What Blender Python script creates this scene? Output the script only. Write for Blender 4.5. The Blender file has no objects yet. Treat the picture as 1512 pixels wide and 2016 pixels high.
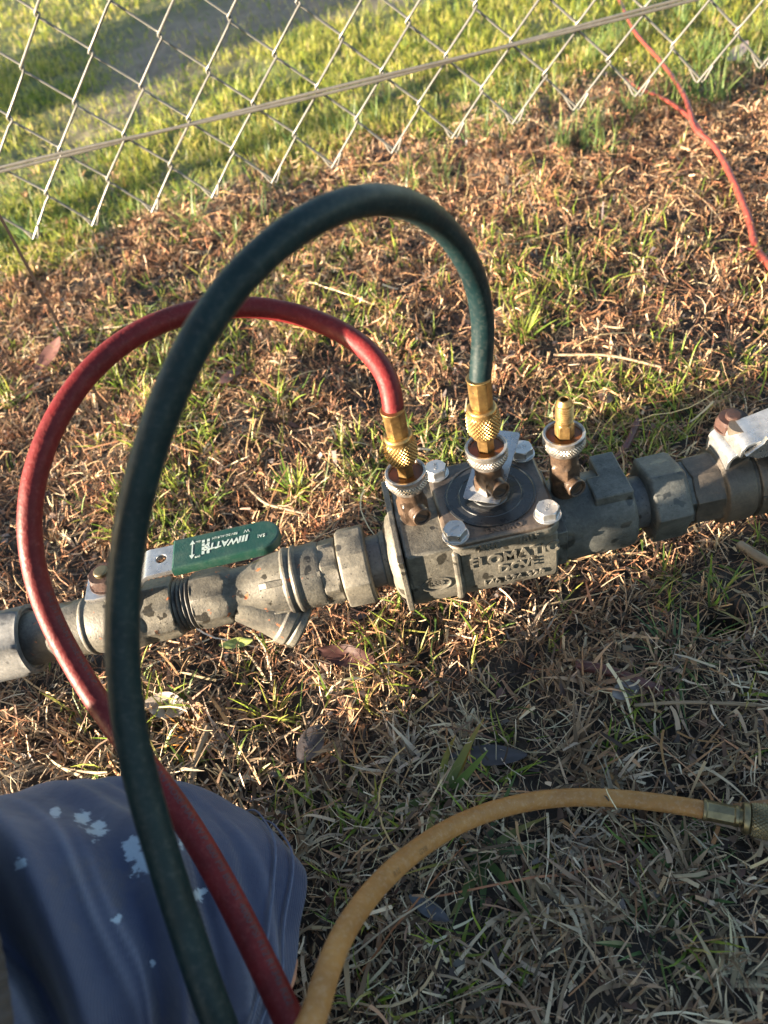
import bpy, math, random
import numpy as np
from mathutils import Vector, Matrix
random.seed(7)
rng = np.random.default_rng(11)
C = bpy.context.scene.collection
S = bpy.context.scene
R = math.radians

# ------------------------------------------------------------------ camera
CAM = np.array([0.0, 0.0, 0.48])
FPX = 1514.0
cd = bpy.data.cameras.new('camera'); cam = bpy.data.objects.new('camera', cd); C.objects.link(cam)
cam.location = CAM; cam.rotation_euler = (R(44.48), R(9.881), R(-8.242))
cd.sensor_fit = 'HORIZONTAL'; cd.sensor_width = 36; cd.lens = 36 * FPX / 1512
cd.clip_start = 0.01; cd.clip_end = 400
cd.dof.use_dof = True; cd.dof.focus_distance = 0.50; cd.dof.aperture_fstop = 12.0
S.camera = cam
# ------------------------------------------------------------------ sky, sun, exposure
SUN_AZ, SUN_EL = 16.0, 9.0     # light travels towards +x, turned 16 degrees to +y
w = bpy.data.worlds.new('World'); S.world = w; w.use_nodes = True
nt = w.node_tree; bg = nt.nodes['Background']
sky = nt.nodes.new('ShaderNodeTexSky'); sky.sky_type = 'NISHITA'; sky.sun_disc = False
sky.sun_elevation = R(SUN_EL)
_sd = Vector((-math.cos(R(SUN_AZ)), -math.sin(R(SUN_AZ)), 0))
sky.sun_rotation = math.atan2(_sd.x, _sd.y)
nt.links.new(sky.outputs[0], bg.inputs[0]); bg.inputs[1].default_value = 0.066
sl = bpy.data.lights.new('sun', 'SUN'); sun = bpy.data.objects.new('sun', sl); C.objects.link(sun)
sl.energy = 5.0; sl.angle = R(0.55); sl.color = (1.0, 0.83, 0.62)
ldir = Vector((math.cos(R(SUN_EL)) * math.cos(R(SUN_AZ)), math.cos(R(SUN_EL)) * math.sin(R(SUN_AZ)), -math.sin(R(SUN_EL))))
sun.rotation_euler = ldir.to_track_quat('-Z', 'Y').to_euler()
S.view_settings.view_transform = 'Standard'; S.view_settings.look = 'None'
S.view_settings.gamma = 1; S.view_settings.use_curve_mapping = False
S.view_settings.exposure = 3.1

# ------------------------------------------------------------------ helpers
def smooth01(a, b, x):
    t = np.clip((x - a) / (b - a), 0, 1); return t * t * (3 - 2 * t)
def _h(ix, iy, s):
    n = (ix * 374761393 + iy * 668265263 + s * 974634777) & 0x7fffffff
    n = ((n ^ (n >> 13)) * 1274126177) & 0x7fffffff
    return ((n ^ (n >> 16)) & 0xffff) / 65535.0
def vnoise(x, y, sc, seed=0):
    x = np.asarray(x, float) / sc; y = np.asarray(y, float) / sc
    ix = np.floor(x).astype(np.int64); iy = np.floor(y).astype(np.int64)
    fx = x - ix; fy = y - iy; fx = fx * fx * (3 - 2 * fx); fy = fy * fy * (3 - 2 * fy)
    a = _h(ix, iy, seed); b = _h(ix + 1, iy, seed); c = _h(ix, iy + 1, seed); d = _h(ix + 1, iy + 1, seed)
    return (a * (1 - fx) + b * fx) * (1 - fy) + (c * (1 - fx) + d * fx) * fy
def mk(name, verts, faces, mat=None, parent=None, smooth=True, sharp=35, cols=None):
    me = bpy.data.meshes.new(name)
    me.from_pydata([tuple(v) for v in verts], [], [tuple(f) for f in faces]); me.update()
    if cols is not None:
        a = me.color_attributes.new('Col', 'FLOAT_COLOR', 'POINT'); a.data.foreach_set('color', np.asarray(cols, np.float32).ravel())
    return fin(name, me, mat, parent, smooth, sharp)
def fin(name, me, mat=None, parent=None, smooth=True, sharp=35):
    if smooth:
        me.polygons.foreach_set('use_smooth', [True] * len(me.polygons))
        if sharp: me.set_sharp_from_angle(angle=R(sharp))
    if mat: me.materials.append(mat)
    o = bpy.data.objects.new(name, me); C.objects.link(o)
    if parent: o.parent = parent
    return o
def mk_np(name, V, F, mat, cols=None, parent=None, smooth=True):
    me = bpy.data.meshes.new(name); nv, nf = len(V), len(F); k = F.shape[1]
    me.vertices.add(nv); me.vertices.foreach_set('co', np.asarray(V, np.float32).ravel())
    me.loops.add(nf * k); me.loops.foreach_set('vertex_index', np.asarray(F, np.int32).ravel())
    me.polygons.add(nf); me.polygons.foreach_set('loop_start', np.arange(0, nf * k, k, dtype=np.int32))
    if smooth: me.polygons.foreach_set('use_smooth', np.ones(nf, bool))
    me.update(calc_edges=True)
    if cols is not None:
        a = me.color_attributes.new('Col', 'FLOAT_COLOR', 'POINT'); a.data.foreach_set('color', np.asarray(cols, np.float32).ravel())
    me.materials.append(mat)
    o = bpy.data.objects.new(name, me); C.objects.link(o)
    if parent: o.parent = parent
    return o
def thing(name, label, cat, group=None):
    o = bpy.data.objects.new(name, None); C.objects.link(o); o.empty_display_size = .01
    return tag(o, label, cat, group)
def tag(o, label=None, cat=None, group=None, kind=None):
    if label: o['label'] = label
    if cat: o['category'] = cat
    if group: o['group'] = group
    if kind: o['kind'] = kind
    return o
def bevel(o, wd=.0005, seg=2, ang=30):
    m = o.modifiers.new('bevel', 'BEVEL'); m.width = wd; m.segments = seg; m.limit_method = 'ANGLE'; m.angle_limit = R(ang); m.harden_normals = False
    return o
def polyr(kind, th, r):
    if kind == 'c': return r
    n = int(kind[1:]); s = 2 * math.pi / n
    t = ((th + s / 2) % s) - s / 2
    return r * math.cos(s / 2) / math.cos(t)
def rev(name, prof, mat, parent=None, axis='x', org=(0, 0, 0), n=48, bev=0, phase=0, sharp=35, wob=0):
    """surface of revolution; prof = (along, radius, kind) with kind c, p6 (hexagon) or p8"""
    V = []; F = []
    for i, p in enumerate(prof):
        a, r = p[0], p[1]; kd = p[2] if len(p) > 2 else 'c'
        for k in range(n):
            th = 2 * math.pi * k / n + phase
            q = polyr(kd, th - phase, r)
            if wob: q *= 1 + wob * (math.sin(3 * th + a * 400) * .5 + math.sin(7 * th + a * 900) * .35)
            cx, sx = q * math.cos(th), q * math.sin(th)
            V.append((org[0] + a, org[1] + cx, org[2] + sx) if axis == 'x' else (org[0] + cx, org[1] + sx, org[2] + a))
    for i in range(len(prof) - 1):
        for k in range(n):
            k2 = (k + 1) % n
            f = (i * n + k, i * n + k2, (i + 1) * n + k2, (i + 1) * n + k)
            F.append(f if axis != 'x' else f)
    if prof[0][1] > 1e-6: F.append(tuple(reversed(range(n))))
    if prof[-1][1] > 1e-6: F.append(tuple(range((len(prof) - 1) * n, len(prof) * n)))
    o = mk(name, V, F, mat, parent, True, sharp)
    if bev: bevel(o, bev)
    return o
def prism(name, outline, a0, a1, axis, mat, parent=None, bev=.0006):
    """extrude a closed 2D outline: axis x -> outline is (y,z); z -> (x,y); y -> (x,z)"""
    n = len(outline); V = []
    for a in (a0, a1):
        for u, v in outline:
            V.append((a, u, v) if axis == 'x' else (u, v, a) if axis == 'z' else (u, a, v))
    F = [tuple(reversed(range(n))), tuple(range(n, 2 * n))] + [(i, (i + 1) % n, n + (i + 1) % n, n + i) for i in range(n)]
    o = mk(name, V, F, mat, parent, True, 35)
    me = o.data
    import bmesh
    b = bmesh.new(); b.from_mesh(me); bmesh.ops.recalc_face_normals(b, faces=b.faces); b.to_mesh(me); b.free()
    me.set_sharp_from_angle(angle=R(35))
    if bev: bevel(o, bev)
    return o
def rrect(x0, x1, y0, y1, r, n=6):
    P = []
    for cx, cy, a in ((x1 - r, y1 - r, 0), (x0 + r, y1 - r, 90), (x0 + r, y0 + r, 180), (x1 - r, y0 + r, 270)):
        for k in range(n + 1):
            t = R(a + 90 * k / n); P.append((cx + r * math.cos(t), cy + r * math.sin(t)))
    return P
def plate2d(name, outer, holes, th, mat, parent=None, bevel_d=0.0004):
    """flat plate in the xy plane with holes, thickness th, as a mesh"""
    cu = bpy.data.curves.new(name, 'CURVE'); cu.dimensions = '2D'; cu.fill_mode = 'BOTH'
    for pl in [outer] + holes:
        sp = cu.splines.new('POLY'); sp.points.add(len(pl) - 1); sp.use_cyclic_u = True
        for i, (x, y) in enumerate(pl): sp.points[i].co = (x, y, 0, 1)
    cu.extrude = th / 2; cu.bevel_depth = bevel_d; cu.bevel_resolution = 1; cu.offset = -bevel_d
    t = bpy.data.objects.new('tmp', cu); C.objects.link(t)
    me = bpy.data.meshes.new_from_object(t.evaluated_get(bpy.context.evaluated_depsgraph_get()))
    bpy.data.objects.remove(t); bpy.data.curves.remove(cu)
    me.materials.clear()
    return fin(name, me, mat, parent, True, 30)
def circ(cx, cy, r, n=24): return [(cx + r * math.cos(2 * math.pi * k / n), cy + r * math.sin(2 * math.pi * k / n)) for k in range(n)]
def remap(o, fn):
    me = o.data; n = len(me.vertices); a = np.empty(n * 3); me.vertices.foreach_get('co', a); a = a.reshape(-1, 3)
    a = fn(a); me.vertices.foreach_set('co', np.asarray(a).ravel()); me.update()
    return o
def text(name, s, size, ext, mat, parent, fn, align='CENTER', shear=0, bold=0, sub=False):
    cu = bpy.data.curves.new(name, 'FONT'); cu.body = s; cu.size = size; cu.extrude = ext; cu.align_x = align; cu.align_y = 'CENTER'
    cu.offset = bold; cu.shear = shear; cu.resolution_u = 3
    t = bpy.data.objects.new('tmp', cu); C.objects.link(t)
    me = bpy.data.meshes.new_from_object(t.evaluated_get(bpy.context.evaluated_depsgraph_get()))
    bpy.data.objects.remove(t); bpy.data.curves.remove(cu)
    if sub:
        import bmesh
        b = bmesh.new(); b.from_mesh(me)
        bmesh.ops.triangulate(b, faces=b.faces)
        bmesh.ops.subdivide_edges(b, edges=[e for e in b.edges if e.calc_length() > size * .18], cuts=2)
        b.to_mesh(me); b.free()
    o = fin(name, me, mat, parent, False)
    return remap(o, fn)
def plane_fn(org, ux, uy):
    ux = np.array(ux, float); uy = np.array(uy, float); ux /= np.linalg.norm(ux); uy /= np.linalg.norm(uy); n = np.cross(ux, uy); org = np.array(org, float)
    return lambda a: org + a[:, :1] * ux + a[:, 1:2] * uy + a[:, 2:] * n

# ------------------------------------------------------------------ materials
class N:
    def __init__(s, name):
        s.m = bpy.data.materials.new(name); s.m.use_nodes = True; s.t = s.m.node_tree
        s.b = s.t.nodes['Principled BSDF']; s.out = s.t.nodes['Material Output']
        s.co = s.t.nodes.new('ShaderNodeTexCoord').outputs['Object']
    def new(s, k, **kw):
        n = s.t.nodes.new(k)
        for a, v in kw.items(): setattr(n, a, v)
        return n
    def noise(s, sc, det=4, rough=.6, co=None, stretch=None):
        n = s.new('ShaderNodeTexNoise'); n.inputs['Scale'].default_value = sc; n.inputs['Detail'].default_value = det; n.inputs['Roughness'].default_value = rough
        c = co or s.co
        if stretch:
            mp = s.new('ShaderNodeMapping'); mp.inputs['Scale'].default_value = stretch; s.t.links.new(c, mp.inputs[0]); c = mp.outputs[0]
        s.t.links.new(c, n.inputs['Vector']); return n.outputs['Fac']
    def vor(s, sc, rnd=1):
        n = s.new('ShaderNodeTexVoronoi'); n.inputs['Scale'].default_value = sc; n.inputs['Randomness'].default_value = rnd
        s.t.links.new(s.co, n.inputs['Vector']); return n
    def ramp(s, fac, stops):
        n = s.new('ShaderNodeValToRGB'); e = n.color_ramp.elements
        while len(e) < len(stops): e.new(.5)
        for el, (p, c) in zip(e, stops):
            el.position = p; el.color = (*c, 1) if isinstance(c, (tuple, list)) else (c, c, c, 1)
        s.t.links.new(fac, n.inputs[0]); return n.outputs[0]
    def mix(s, f, a, b):
        n = s.new('ShaderNodeMix', data_type='RGBA')
        for i, v in ((0, f), (6, a), (7, b)):
            if hasattr(v, 'links'): s.t.links.new(v, n.inputs[i])
            elif i == 0: n.inputs[0].default_value = v
            else: n.inputs[i].default_value = (*v, 1)
        return n.outputs[2]
    def math(s, op, a, b=0.):
        n = s.new('ShaderNodeMath', operation=op)
        for i, v in enumerate((a, b)):
            if hasattr(v, 'links'): s.t.links.new(v, n.inputs[i])
            else: n.inputs[i].default_value = v
        return n.outputs[0]
    def set(s, k, v):
        i = s.b.inputs[k]
        if hasattr(v, 'links'): s.t.links.new(v, i)
        elif isinstance(v, (tuple, list)): i.default_value = (*v, 1)
        else: i.default_value = v
        return s
    def bump(s, h, dist=.0005, strength=1):
        n = s.new('ShaderNodeBump'); n.inputs['Distance'].default_value = dist; n.inputs['Strength'].default_value = strength
        s.t.links.new(h, n.inputs['Height'])
        prev = s.b.inputs['Normal'].links
        if prev: s.t.links.new(prev[0].from_socket, n.inputs['Normal'])
        s.t.links.new(n.outputs[0], s.b.inputs['Normal']); return s

def cast(name, a, b, wet=.35, rust=0., rough=.56, metal=.14, grain=900, gd=.0004, wetlo=.635, drop=85):
    m = N(name)
    c = m.ramp(m.noise(48, 6, .72), [(.36, b), (.62, a)])
    fine = m.ramp(m.noise(500, 3, .7), [(.3, .72), (.7, 1.12)])
    n = m.new('ShaderNodeMix', data_type='RGBA', blend_type='MULTIPLY'); n.inputs[0].default_value = 1
    m.t.links.new(c, n.inputs[6]); m.t.links.new(fine, n.inputs[7]); c = n.outputs[2]
    if rust:
        f = m.ramp(m.noise(160, 3, .5), [(1 - rust - .3, 0.), (1 - rust - .25, 1.)])
        c = m.mix(f, c, (.3, .09, .03))
    # drops and wet patches left by water
    w1 = m.ramp(m.noise(drop, 2, .45), [(wetlo, 0.), (wetlo + .012, 1.)])
    v = m.vor(drop * 4.5).outputs['Distance']
    sel = m.ramp(m.noise(drop * 1.3, 1), [(.5, 0.), (.56, 1.)])
    w2 = m.math('MULTIPLY', m.ramp(v, [(.17, 1.), (.20, 0.)]), sel)
    wt = m.math('MULTIPLY', m.math('MAXIMUM', w1, w2), wet * 2)
    wt = m.math('MINIMUM', wt, .8)
    c = m.mix(wt, c, tuple(x * .3 for x in b))
    m.set('Base Color', c); m.set('Metallic', metal)
    m.set('Roughness', m.ramp(wt, [(0, rough), (.8, .28)]))
    m.bump(m.noise(grain, 3, .6), gd * .7, .7).bump(m.noise(120, 3, .5), .0012, .35)
    return m.m
def simple(name, col, rough=.5, metal=0., var=.25, sc=120, bumpsc=0, bd=.0003, col2=None):
    m = N(name); c2 = col2 or tuple(x * (1 - var) for x in col)
    m.set('Base Color', m.ramp(m.noise(sc, 5, .65), [(.32, c2), (.68, col)])); m.set('Metallic', metal)
    r = m.ramp(m.noise(sc * 1.7, 4), [(.3, max(rough - .1, .04)), (.7, min(rough + .12, 1))]); m.set('Roughness', r)
    if bumpsc: m.bump(m.noise(bumpsc, 3, .6), bd, .8)
    return m.m
M = {}
M['castA'] = cast('weathered_bronze', (.14, .128, .103), (.055, .051, .043), wet=.42, rust=0)
M['castB'] = cast('rusty_cast', (.125, .116, .095), (.045, .043, .038), wet=.42, rust=.03)
M['castR'] = cast('dark_bronze', (.085, .068, .052), (.034, .03, .026), wet=.15, rust=0, rough=.5, metal=.15)
M['castG'] = cast('green_grey_cast', (.088, .09, .083), (.034, .037, .036), wet=.35, rust=0, rough=.6)
M['galv'] = cast('galvanised', (.17, .172, .17), (.07, .073, .078), wet=.2, rough=.55, metal=.2, grain=400, gd=.0001)
M['nip'] = cast('grey_pipe', (.095, .095, .098), (.042, .043, .047), wet=.5, rough=.55, metal=.12, drop=70, wetlo=.66, grain=500, gd=.0001)
M['bonnet'] = cast('bonnet_cast', (.12, .09, .07), (.05, .042, .038), wet=.28, rough=.38, metal=.3, grain=800, gd=.00025)
M['bonnetside'] = M['castA']
M['disc'] = simple('black_disc', (.035, .037, .04), .25, .2, .4, 60, 300, .00008)
M['steel'] = simple('zinc_steel', (.45, .45, .45), .36, .85, .25, 200, 500, .00008)
M['steelm'] = simple('bare_steel', (.46, .46, .46), .3, .8, .3, 150, 600, .00006)
M['chrome'] = simple('worn_chrome', (.46, .42, .38), .34, .8, .6, 220, 700, .0001)
M['brass'] = simple('brass', (.42, .27, .10), .4, .85, .3, 160, 500, .0001, col2=(.19, .11, .045))
M['brassd'] = simple('dull_brass', (.2, .165, .095), .38, .8, .4, 160, 500, .0001)
M['brown'] = cast('corroded_cock', (.105, .066, .042), (.032, .022, .017), wet=.3, rough=.4, metal=.3, grain=600, gd=.0004)
M['slot'] = simple('screw_slot', (.02, .015, .012), .8)
M['cup'] = simple('rusty_cup', (.42, .13, .03), .5, 0, .7, 180)
M['rust'] = simple('rusty_nut', (.045, .017, .011), .7, .1, .5, 260, 500, .0004)
M['tape'] = simple('thread_tape', (.05, .048, .046), .5, 0, .5, 400, 500, .0005)
M['print'] = simple('white_print', (.34, .40, .37), .6, 0, .2, 600)
M['ink'] = simple('hose_ink', (.035, .016, .026), .6)
M['inky'] = simple('brown_ink', (.14, .07, .025), .6)
m = N('amber_water'); m.set('Base Color', (.16, .055, .014)).set('Roughness', .02).set('Transmission Weight', .3).set('IOR', 1.33); M['water'] = m.m
m = N('green_grip'); m.set('Base Color', m.mix(m.ramp(m.noise(90, 5, .7), [(.45, 0.), (.75, .55)]), (.0045, .036, .026), (.045, .075, .055)))
m.set('Roughness', m.ramp(m.noise(150, 3), [(.3, .3), (.7, .55)])); m.bump(m.noise(900, 2), .0003, .6); M['grip'] = m.m
def hosemat(name, a, b, rough, grain=700, gd=.0002, dust=(.3, .28, .24), dam=.12):
    m = N(name); c = m.ramp(m.noise(60, 5, .65), [(.3, b), (.7, a)])
    c = m.mix(m.math('MULTIPLY', m.ramp(m.noise(420, 4, .7), [(.5, 0.), (.8, 1.)]), dam * 2), c, dust)
    m.set('Base Color', c).set('Roughness', m.ramp(m.noise(110, 4), [(.3, rough - .08), (.7, rough + .12)]))
    m.set('Specular IOR Level', .2); m.bump(m.noise(grain, 2, .5), gd, .8).bump(m.noise(40, 3, .5), .0008, .3); return m.m
M['hgreen'] = hosemat('green_hose', (.0045, .017, .019), (.0025, .010, .012), .46, 500, .0001, dam=.05)
M['hred'] = hosemat('red_hose', (.125, .010, .011), (.07, .006, .007), .5, 420, .0004, dust=(.3, .1, .09), dam=.1)
M['hyel'] = hosemat('yellow_hose', (.31, .155, .05), (.22, .105, .035), .45, 400, .0003, dust=(.4, .33, .25), dam=.2)
M['wire'] = simple('fence_wire', (.135, .132, .12), .5, .2, .25, 80)
M['cable'] = simple('grey_cable', (.12, .112, .098), .55, .2, .3, 90)
M['skin'] = simple('skin', (.48, .24, .16), .5, 0, .15, 90, 700, .0002)
M['hair'] = simple('dark_hair', (.03, .02, .015), .5, 0, .3, 200)
M['bark'] = simple('red_bark', (.22, .034, .018), .5, 0, .5, 130, 240, .0006, col2=(.07, .017, .014))
M['twig'] = simple('dark_twig', (.10, .032, .028), .5, 0, .4, 120, 300, .0004)
M['stalk'] = simple('pale_stalk', (.22, .155, .095), .6, 0, .3, 100)
def veg(name, trans=.35, rough=.55, spec=.35):
    m = N(name); at = m.new('ShaderNodeAttribute', attribute_name='Col')
    m.set('Base Color', at.outputs['Color']).set('Roughness', rough).set('Specular IOR Level', spec)
    tr = m.new('ShaderNodeBsdfTranslucent'); m.t.links.new(at.outputs['Color'], tr.inputs[0])
    mx = m.new('ShaderNodeMixShader'); mx.inputs[0].default_value = trans
    m.t.links.new(m.b.outputs[0], mx.inputs[1]); m.t.links.new(tr.outputs[0], mx.inputs[2]); m.t.links.new(mx.outputs[0], m.out.inputs[0]); return m.m
M['straw'] = veg('dry_straw', .06, .65, .2)
M['grass'] = veg('green_blades', .5, .45, .4)
M['leaf'] = veg('dead_leaf', .2, .5, .4)
# ground: dirt, turning to mossy soil beyond the fence
m = N('soil')
m.co = m.new('ShaderNodeNewGeometry').outputs['Position']
dirt = m.ramp(m.noise(60, 6, .7), [(.3, (.014, .010, .008)), (.55, (.035, .025, .018)), (.78, (.085, .06, .042))])
at = m.new('ShaderNodeAttribute', attribute_name='Col')
mossy = m.ramp(m.noise(40, 5, .7), [(.3, (.035, .045, .012)), (.7, (.10, .115, .03))])
sp = m.new('ShaderNodeSeparateColor'); m.t.links.new(at.outputs['Color'], sp.inputs[0])
c = m.mix(sp.outputs[0], dirt, mossy)
bare = m.ramp(m.noise(25, 6, .7), [(.3, (.10, .078, .058)), (.7, (.21, .165, .125))])
c = m.mix(sp.outputs[1], c, bare)
m.set('Base Color', c).set('Roughness', .9); m.bump(m.noise(350, 5, .7), .002, .9); M['soil'] = m.m
# worn navy cotton with paint splashes
m = N('navy_cotton')
fade = m.ramp(m.noise(14, 5, .65), [(.3, (.020, .029, .070)), (.7, (.050, .060, .108))])
mud = m.ramp(m.noise(22, 5, .7), [(.58, 0.), (.72, .45)])
c = m.mix(mud, fade, (.085, .07, .065))
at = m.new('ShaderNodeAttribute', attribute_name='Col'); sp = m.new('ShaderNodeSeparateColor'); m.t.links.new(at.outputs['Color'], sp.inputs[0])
c = m.mix(m.math('MULTIPLY', sp.outputs[0], .5), c, (.15, .16, .22))  # paler fold ridges: crease wear, plus painted light so the folds read
pn = m.math('ADD', m.noise(130, 6, .75, stretch=(1, 2.2, 1.3)), m.math('MULTIPLY', m.math('SUBTRACT', sp.outputs[1], .55), .55))
c = m.mix(m.ramp(pn, [(.56, 0.), (.62, .9)]), c, (.30, .37, .45))
m.set('Base Color', c).set('Roughness', .9).set('Sheen Weight', .15); 
wv = m.new('ShaderNodeTexWave'); wv.inputs['Scale'].default_value = 420; wv.inputs['Distortion'].default_value = 1; m.t.links.new(m.co, wv.inputs[0])
m.bump(wv.outputs['Fac'], .0003, .5).bump(m.noise(60, 4, .6), .003, .4).bump(m.noise(18, 3, .55, stretch=(1, .45, 1)), .012, .5); M['navy'] = m.m
M['thread'] = simple('navy_thread', (.10, .12, .19), .8)
M['knit'] = simple('brown_knit', (.055, .042, .036), .95, 0, .3, 60, 500, .0006)
M['paint'] = simple('paint_splash', (.45, .52, .58), .6, 0, .35, 200)

# ------------------------------------------------------------------ ground
HOLE = (0.204, 0.296)
def ground_z(x, y):
    x = np.asarray(x, float); y = np.asarray(y, float)
    near = np.exp(-((x - .05) ** 2 + (y - .5) ** 2) / 4.)
    z = .03 * smooth01(.5, 1.05, y) + .05 * smooth01(1.0, 3.5, y)
    z = z + near * ((vnoise(x, y, .16, 1) - .5) * .016 + (vnoise(x, y, .045, 2) - .5) * .012 + (vnoise(x, y, .014, 3) - .5) * .006)
    z = z + (1 - near) * (vnoise(x, y, .9, 4) - .5) * .05
    d = np.hypot((x - HOLE[0]) / 1.25, y - HOLE[1]); z = z - .06 * (1 - smooth01(.007, .0135, d)) + .004 * np.exp(-((d - .017) / .006) ** 2)
    return z
def lawn_mask(x, y):
    e = 1.19 + .06 * x + (vnoise(x, y, .22, 21) - .5) * .30 + (vnoise(x, y, .06, 22) - .5) * .12
    return smooth01(-.07, .09, y - e)
def bare_mask(x, y):
    # strip of bare earth worn across the lawn
    t = y - (2.12 + .55 * x + (vnoise(x, y, .5, 23) - .5) * .28)
    return smooth01(-.62, -.3, x) * (smooth01(-.36, -.16, t) * (1 - smooth01(.15, .5, t))) * (.72 + .5 * vnoise(x, y, .18, 24)).clip(0, 1)
def axis_lines(lo, hi, f0, f1, step):
    core = np.arange(f0, f1 + 1e-9, step)
    def tail(a, b):
        out = []; x = a; st = step
        while abs(x - a) < abs(b - a):
            st *= 1.11; x += st if b > a else -st; out.append(x)
        return np.array(out)
    return np.concatenate([tail(f0, lo)[::-1], core, tail(f1, hi)])
gx = axis_lines(-130, 130, -.62, .95, .0045); gy = axis_lines(-130, 130, -.05, 1.45, .0045)
GX, GY = np.meshgrid(gx, gy); GZ = ground_z(GX, GY)
V = np.stack([GX, GY, GZ], -1).reshape(-1, 3); nx, ny = len(gx), len(gy)
i = (np.arange(ny - 1)[:, None] * nx + np.arange(nx - 1)[None]).ravel()
F = np.stack([i, i + 1, i + 1 + nx, i + nx], 1)
lm = lawn_mask(V[:, 0], V[:, 1]); bm = bare_mask(V[:, 0], V[:, 1])
o = mk_np('ground', V, F, M['soil'], np.stack([lm, bm * lm, lm * 0, lm * 0 + 1], 1)); tag(o, kind='structure')

# ------------------------------------------------------------------ strip plants
def strips(P, az, L, W, pitch, dp, daz, nseg, col, mat_tip=None, taper=.75, hug=None, roll=None):
    """P (N,3) bases; returns V,F,cols of bent ribbons. hug: lie on the ground at this height"""
    n = len(P); t = np.linspace(0, 1, nseg + 1)
    a = az[:, None] + daz[:, None] * t; p = pitch[:, None] + dp[:, None] * t
    st = L[:, None] / nseg
    dx = np.cos(a) * np.cos(p) * st; dy = np.sin(a) * np.cos(p) * st; dz = np.sin(p) * st
    X = P[:, :1] + np.concatenate([np.zeros((n, 1)), np.cumsum(dx[:, :-1], 1)], 1)
    Y = P[:, 1:2] + np.concatenate([np.zeros((n, 1)), np.cumsum(dy[:, :-1], 1)], 1)
    if hug is None:
        Z = P[:, 2:] + np.concatenate([np.zeros((n, 1)), np.cumsum(dz[:, :-1], 1)], 1)
    else:
        Z = ground_z(X, Y) + hug[:, None] + (np.sin(t * math.pi)[None] * dp[:, None] * L[:, None] * .12) + np.tan(pitch)[:, None] * L[:, None] * (t - .5)[None]
    wd = W[:, None] * (1 - taper * t[None] ** 2) * .5
    r = (roll if roll is not None else rng.uniform(-.9, .9, n))[:, None]
    sx, sy, sz = -np.sin(a) * np.cos(r), np.cos(a) * np.cos(r), np.sin(r) * np.ones_like(a)
    A = np.stack([X - sx * wd, Y - sy * wd, Z - sz * wd], -1); B = np.stack([X + sx * wd, Y + sy * wd, Z + sz * wd], -1)
    V = np.stack([A, B], 2).reshape(n, -1, 3)
    k = np.arange(nseg)[None] * 2; base = (np.arange(n) * (nseg + 1) * 2)[:, None]
    F = np.stack([base + k, base + k + 1, base + k + 3, base + k + 2], -1).reshape(-1, 4)
    cc = np.repeat(col[:, None, :], (nseg + 1) * 2, 1)
    if mat_tip is not None:
        tt = np.repeat(t, 2)[None, :, None] ** 1.5; cc = cc * (1 - tt) + mat_tip[:, None, :] * tt
    cc = np.concatenate([cc, np.ones((*cc.shape[:2], 1))], -1)
    return V.reshape(-1, 3), F, cc.reshape(-1, 4)
def merge(parts):
    V = []; F = []; Cc = []; k = 0
    for v, f, c in parts: V.append(v); F.append(f + k); Cc.append(c); k += len(v)
    return np.concatenate(V), np.concatenate(F), np.concatenate(Cc)
def pal(n, cols, wts, jit=.25):
    cols = np.array(cols); idx = rng.choice(len(cols), n, p=np.array(wts) / sum(wts))
    return cols[idx] * rng.uniform(1 - jit, 1 + jit, (n, 1)) * rng.uniform(.94, 1.06, (n, 3))
STRAW = [(.46, .30, .17), (.34, .195, .105), (.22, .115, .062), (.11, .06, .037), (.54, .41, .27), (.045, .031, .024), (.33, .145, .075)]
GREYS = [(.36, .285, .195), (.28, .21, .135), (.19, .125, .078), (.10, .066, .044), (.50, .41, .29), (.04, .03, .024), (.33, .20, .11)]
GREEN = [(.16, .24, .035), (.24, .30, .045), (.09, .15, .035), (.32, .33, .07), (.38, .33, .13)]
LAWN = [(.24, .28, .035), (.36, .36, .06), (.11, .17, .035), (.48, .42, .11), (.52, .43, .2)]
def scatter(n, x0, x1, y0, y1, dens=None):
    x = rng.uniform(x0, x1, n); y = rng.uniform(y0, y1, n)
    if dens is not None:
        k = rng.uniform(0, 1, n) < dens(x, y); x, y = x[k], y[k]
    return x, y
parts = []
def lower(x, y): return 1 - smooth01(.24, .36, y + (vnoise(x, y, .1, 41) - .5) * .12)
def dead(x, y): return (1 - lawn_mask(x, y) * .93) * smooth01(.008, .020, np.hypot((x - HOLE[0]) / 1.25, y - HOLE[1]))
# lying thatch
x, y = scatter(195000, -.66, .98, -.06, 1.5, lambda x, y: dead(x, y) * (.06 + 1.05 * smooth01(.34, .68, vnoise(x, y, .05, 31) * .55 + vnoise(x, y, .018, 32) * .45)))
n = len(x); lw = lower(x, y)[:, None]
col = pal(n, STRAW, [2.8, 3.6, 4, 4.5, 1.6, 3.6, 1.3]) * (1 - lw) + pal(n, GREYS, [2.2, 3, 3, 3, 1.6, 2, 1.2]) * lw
parts.append(strips(np.stack([x, y, x * 0], 1), rng.uniform(0, 6.283, n), rng.gamma(2.6, .0046, n).clip(.004, .045), rng.gamma(4, .00027, n).clip(.0004, .0026) * (1 + .35 * lw[:, 0]), rng.normal(0, .22, n), rng.normal(.2, .6, n), rng.normal(0, .38, n), 3, col, taper=.5, hug=rng.gamma(1.7, .0032, n)))
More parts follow.
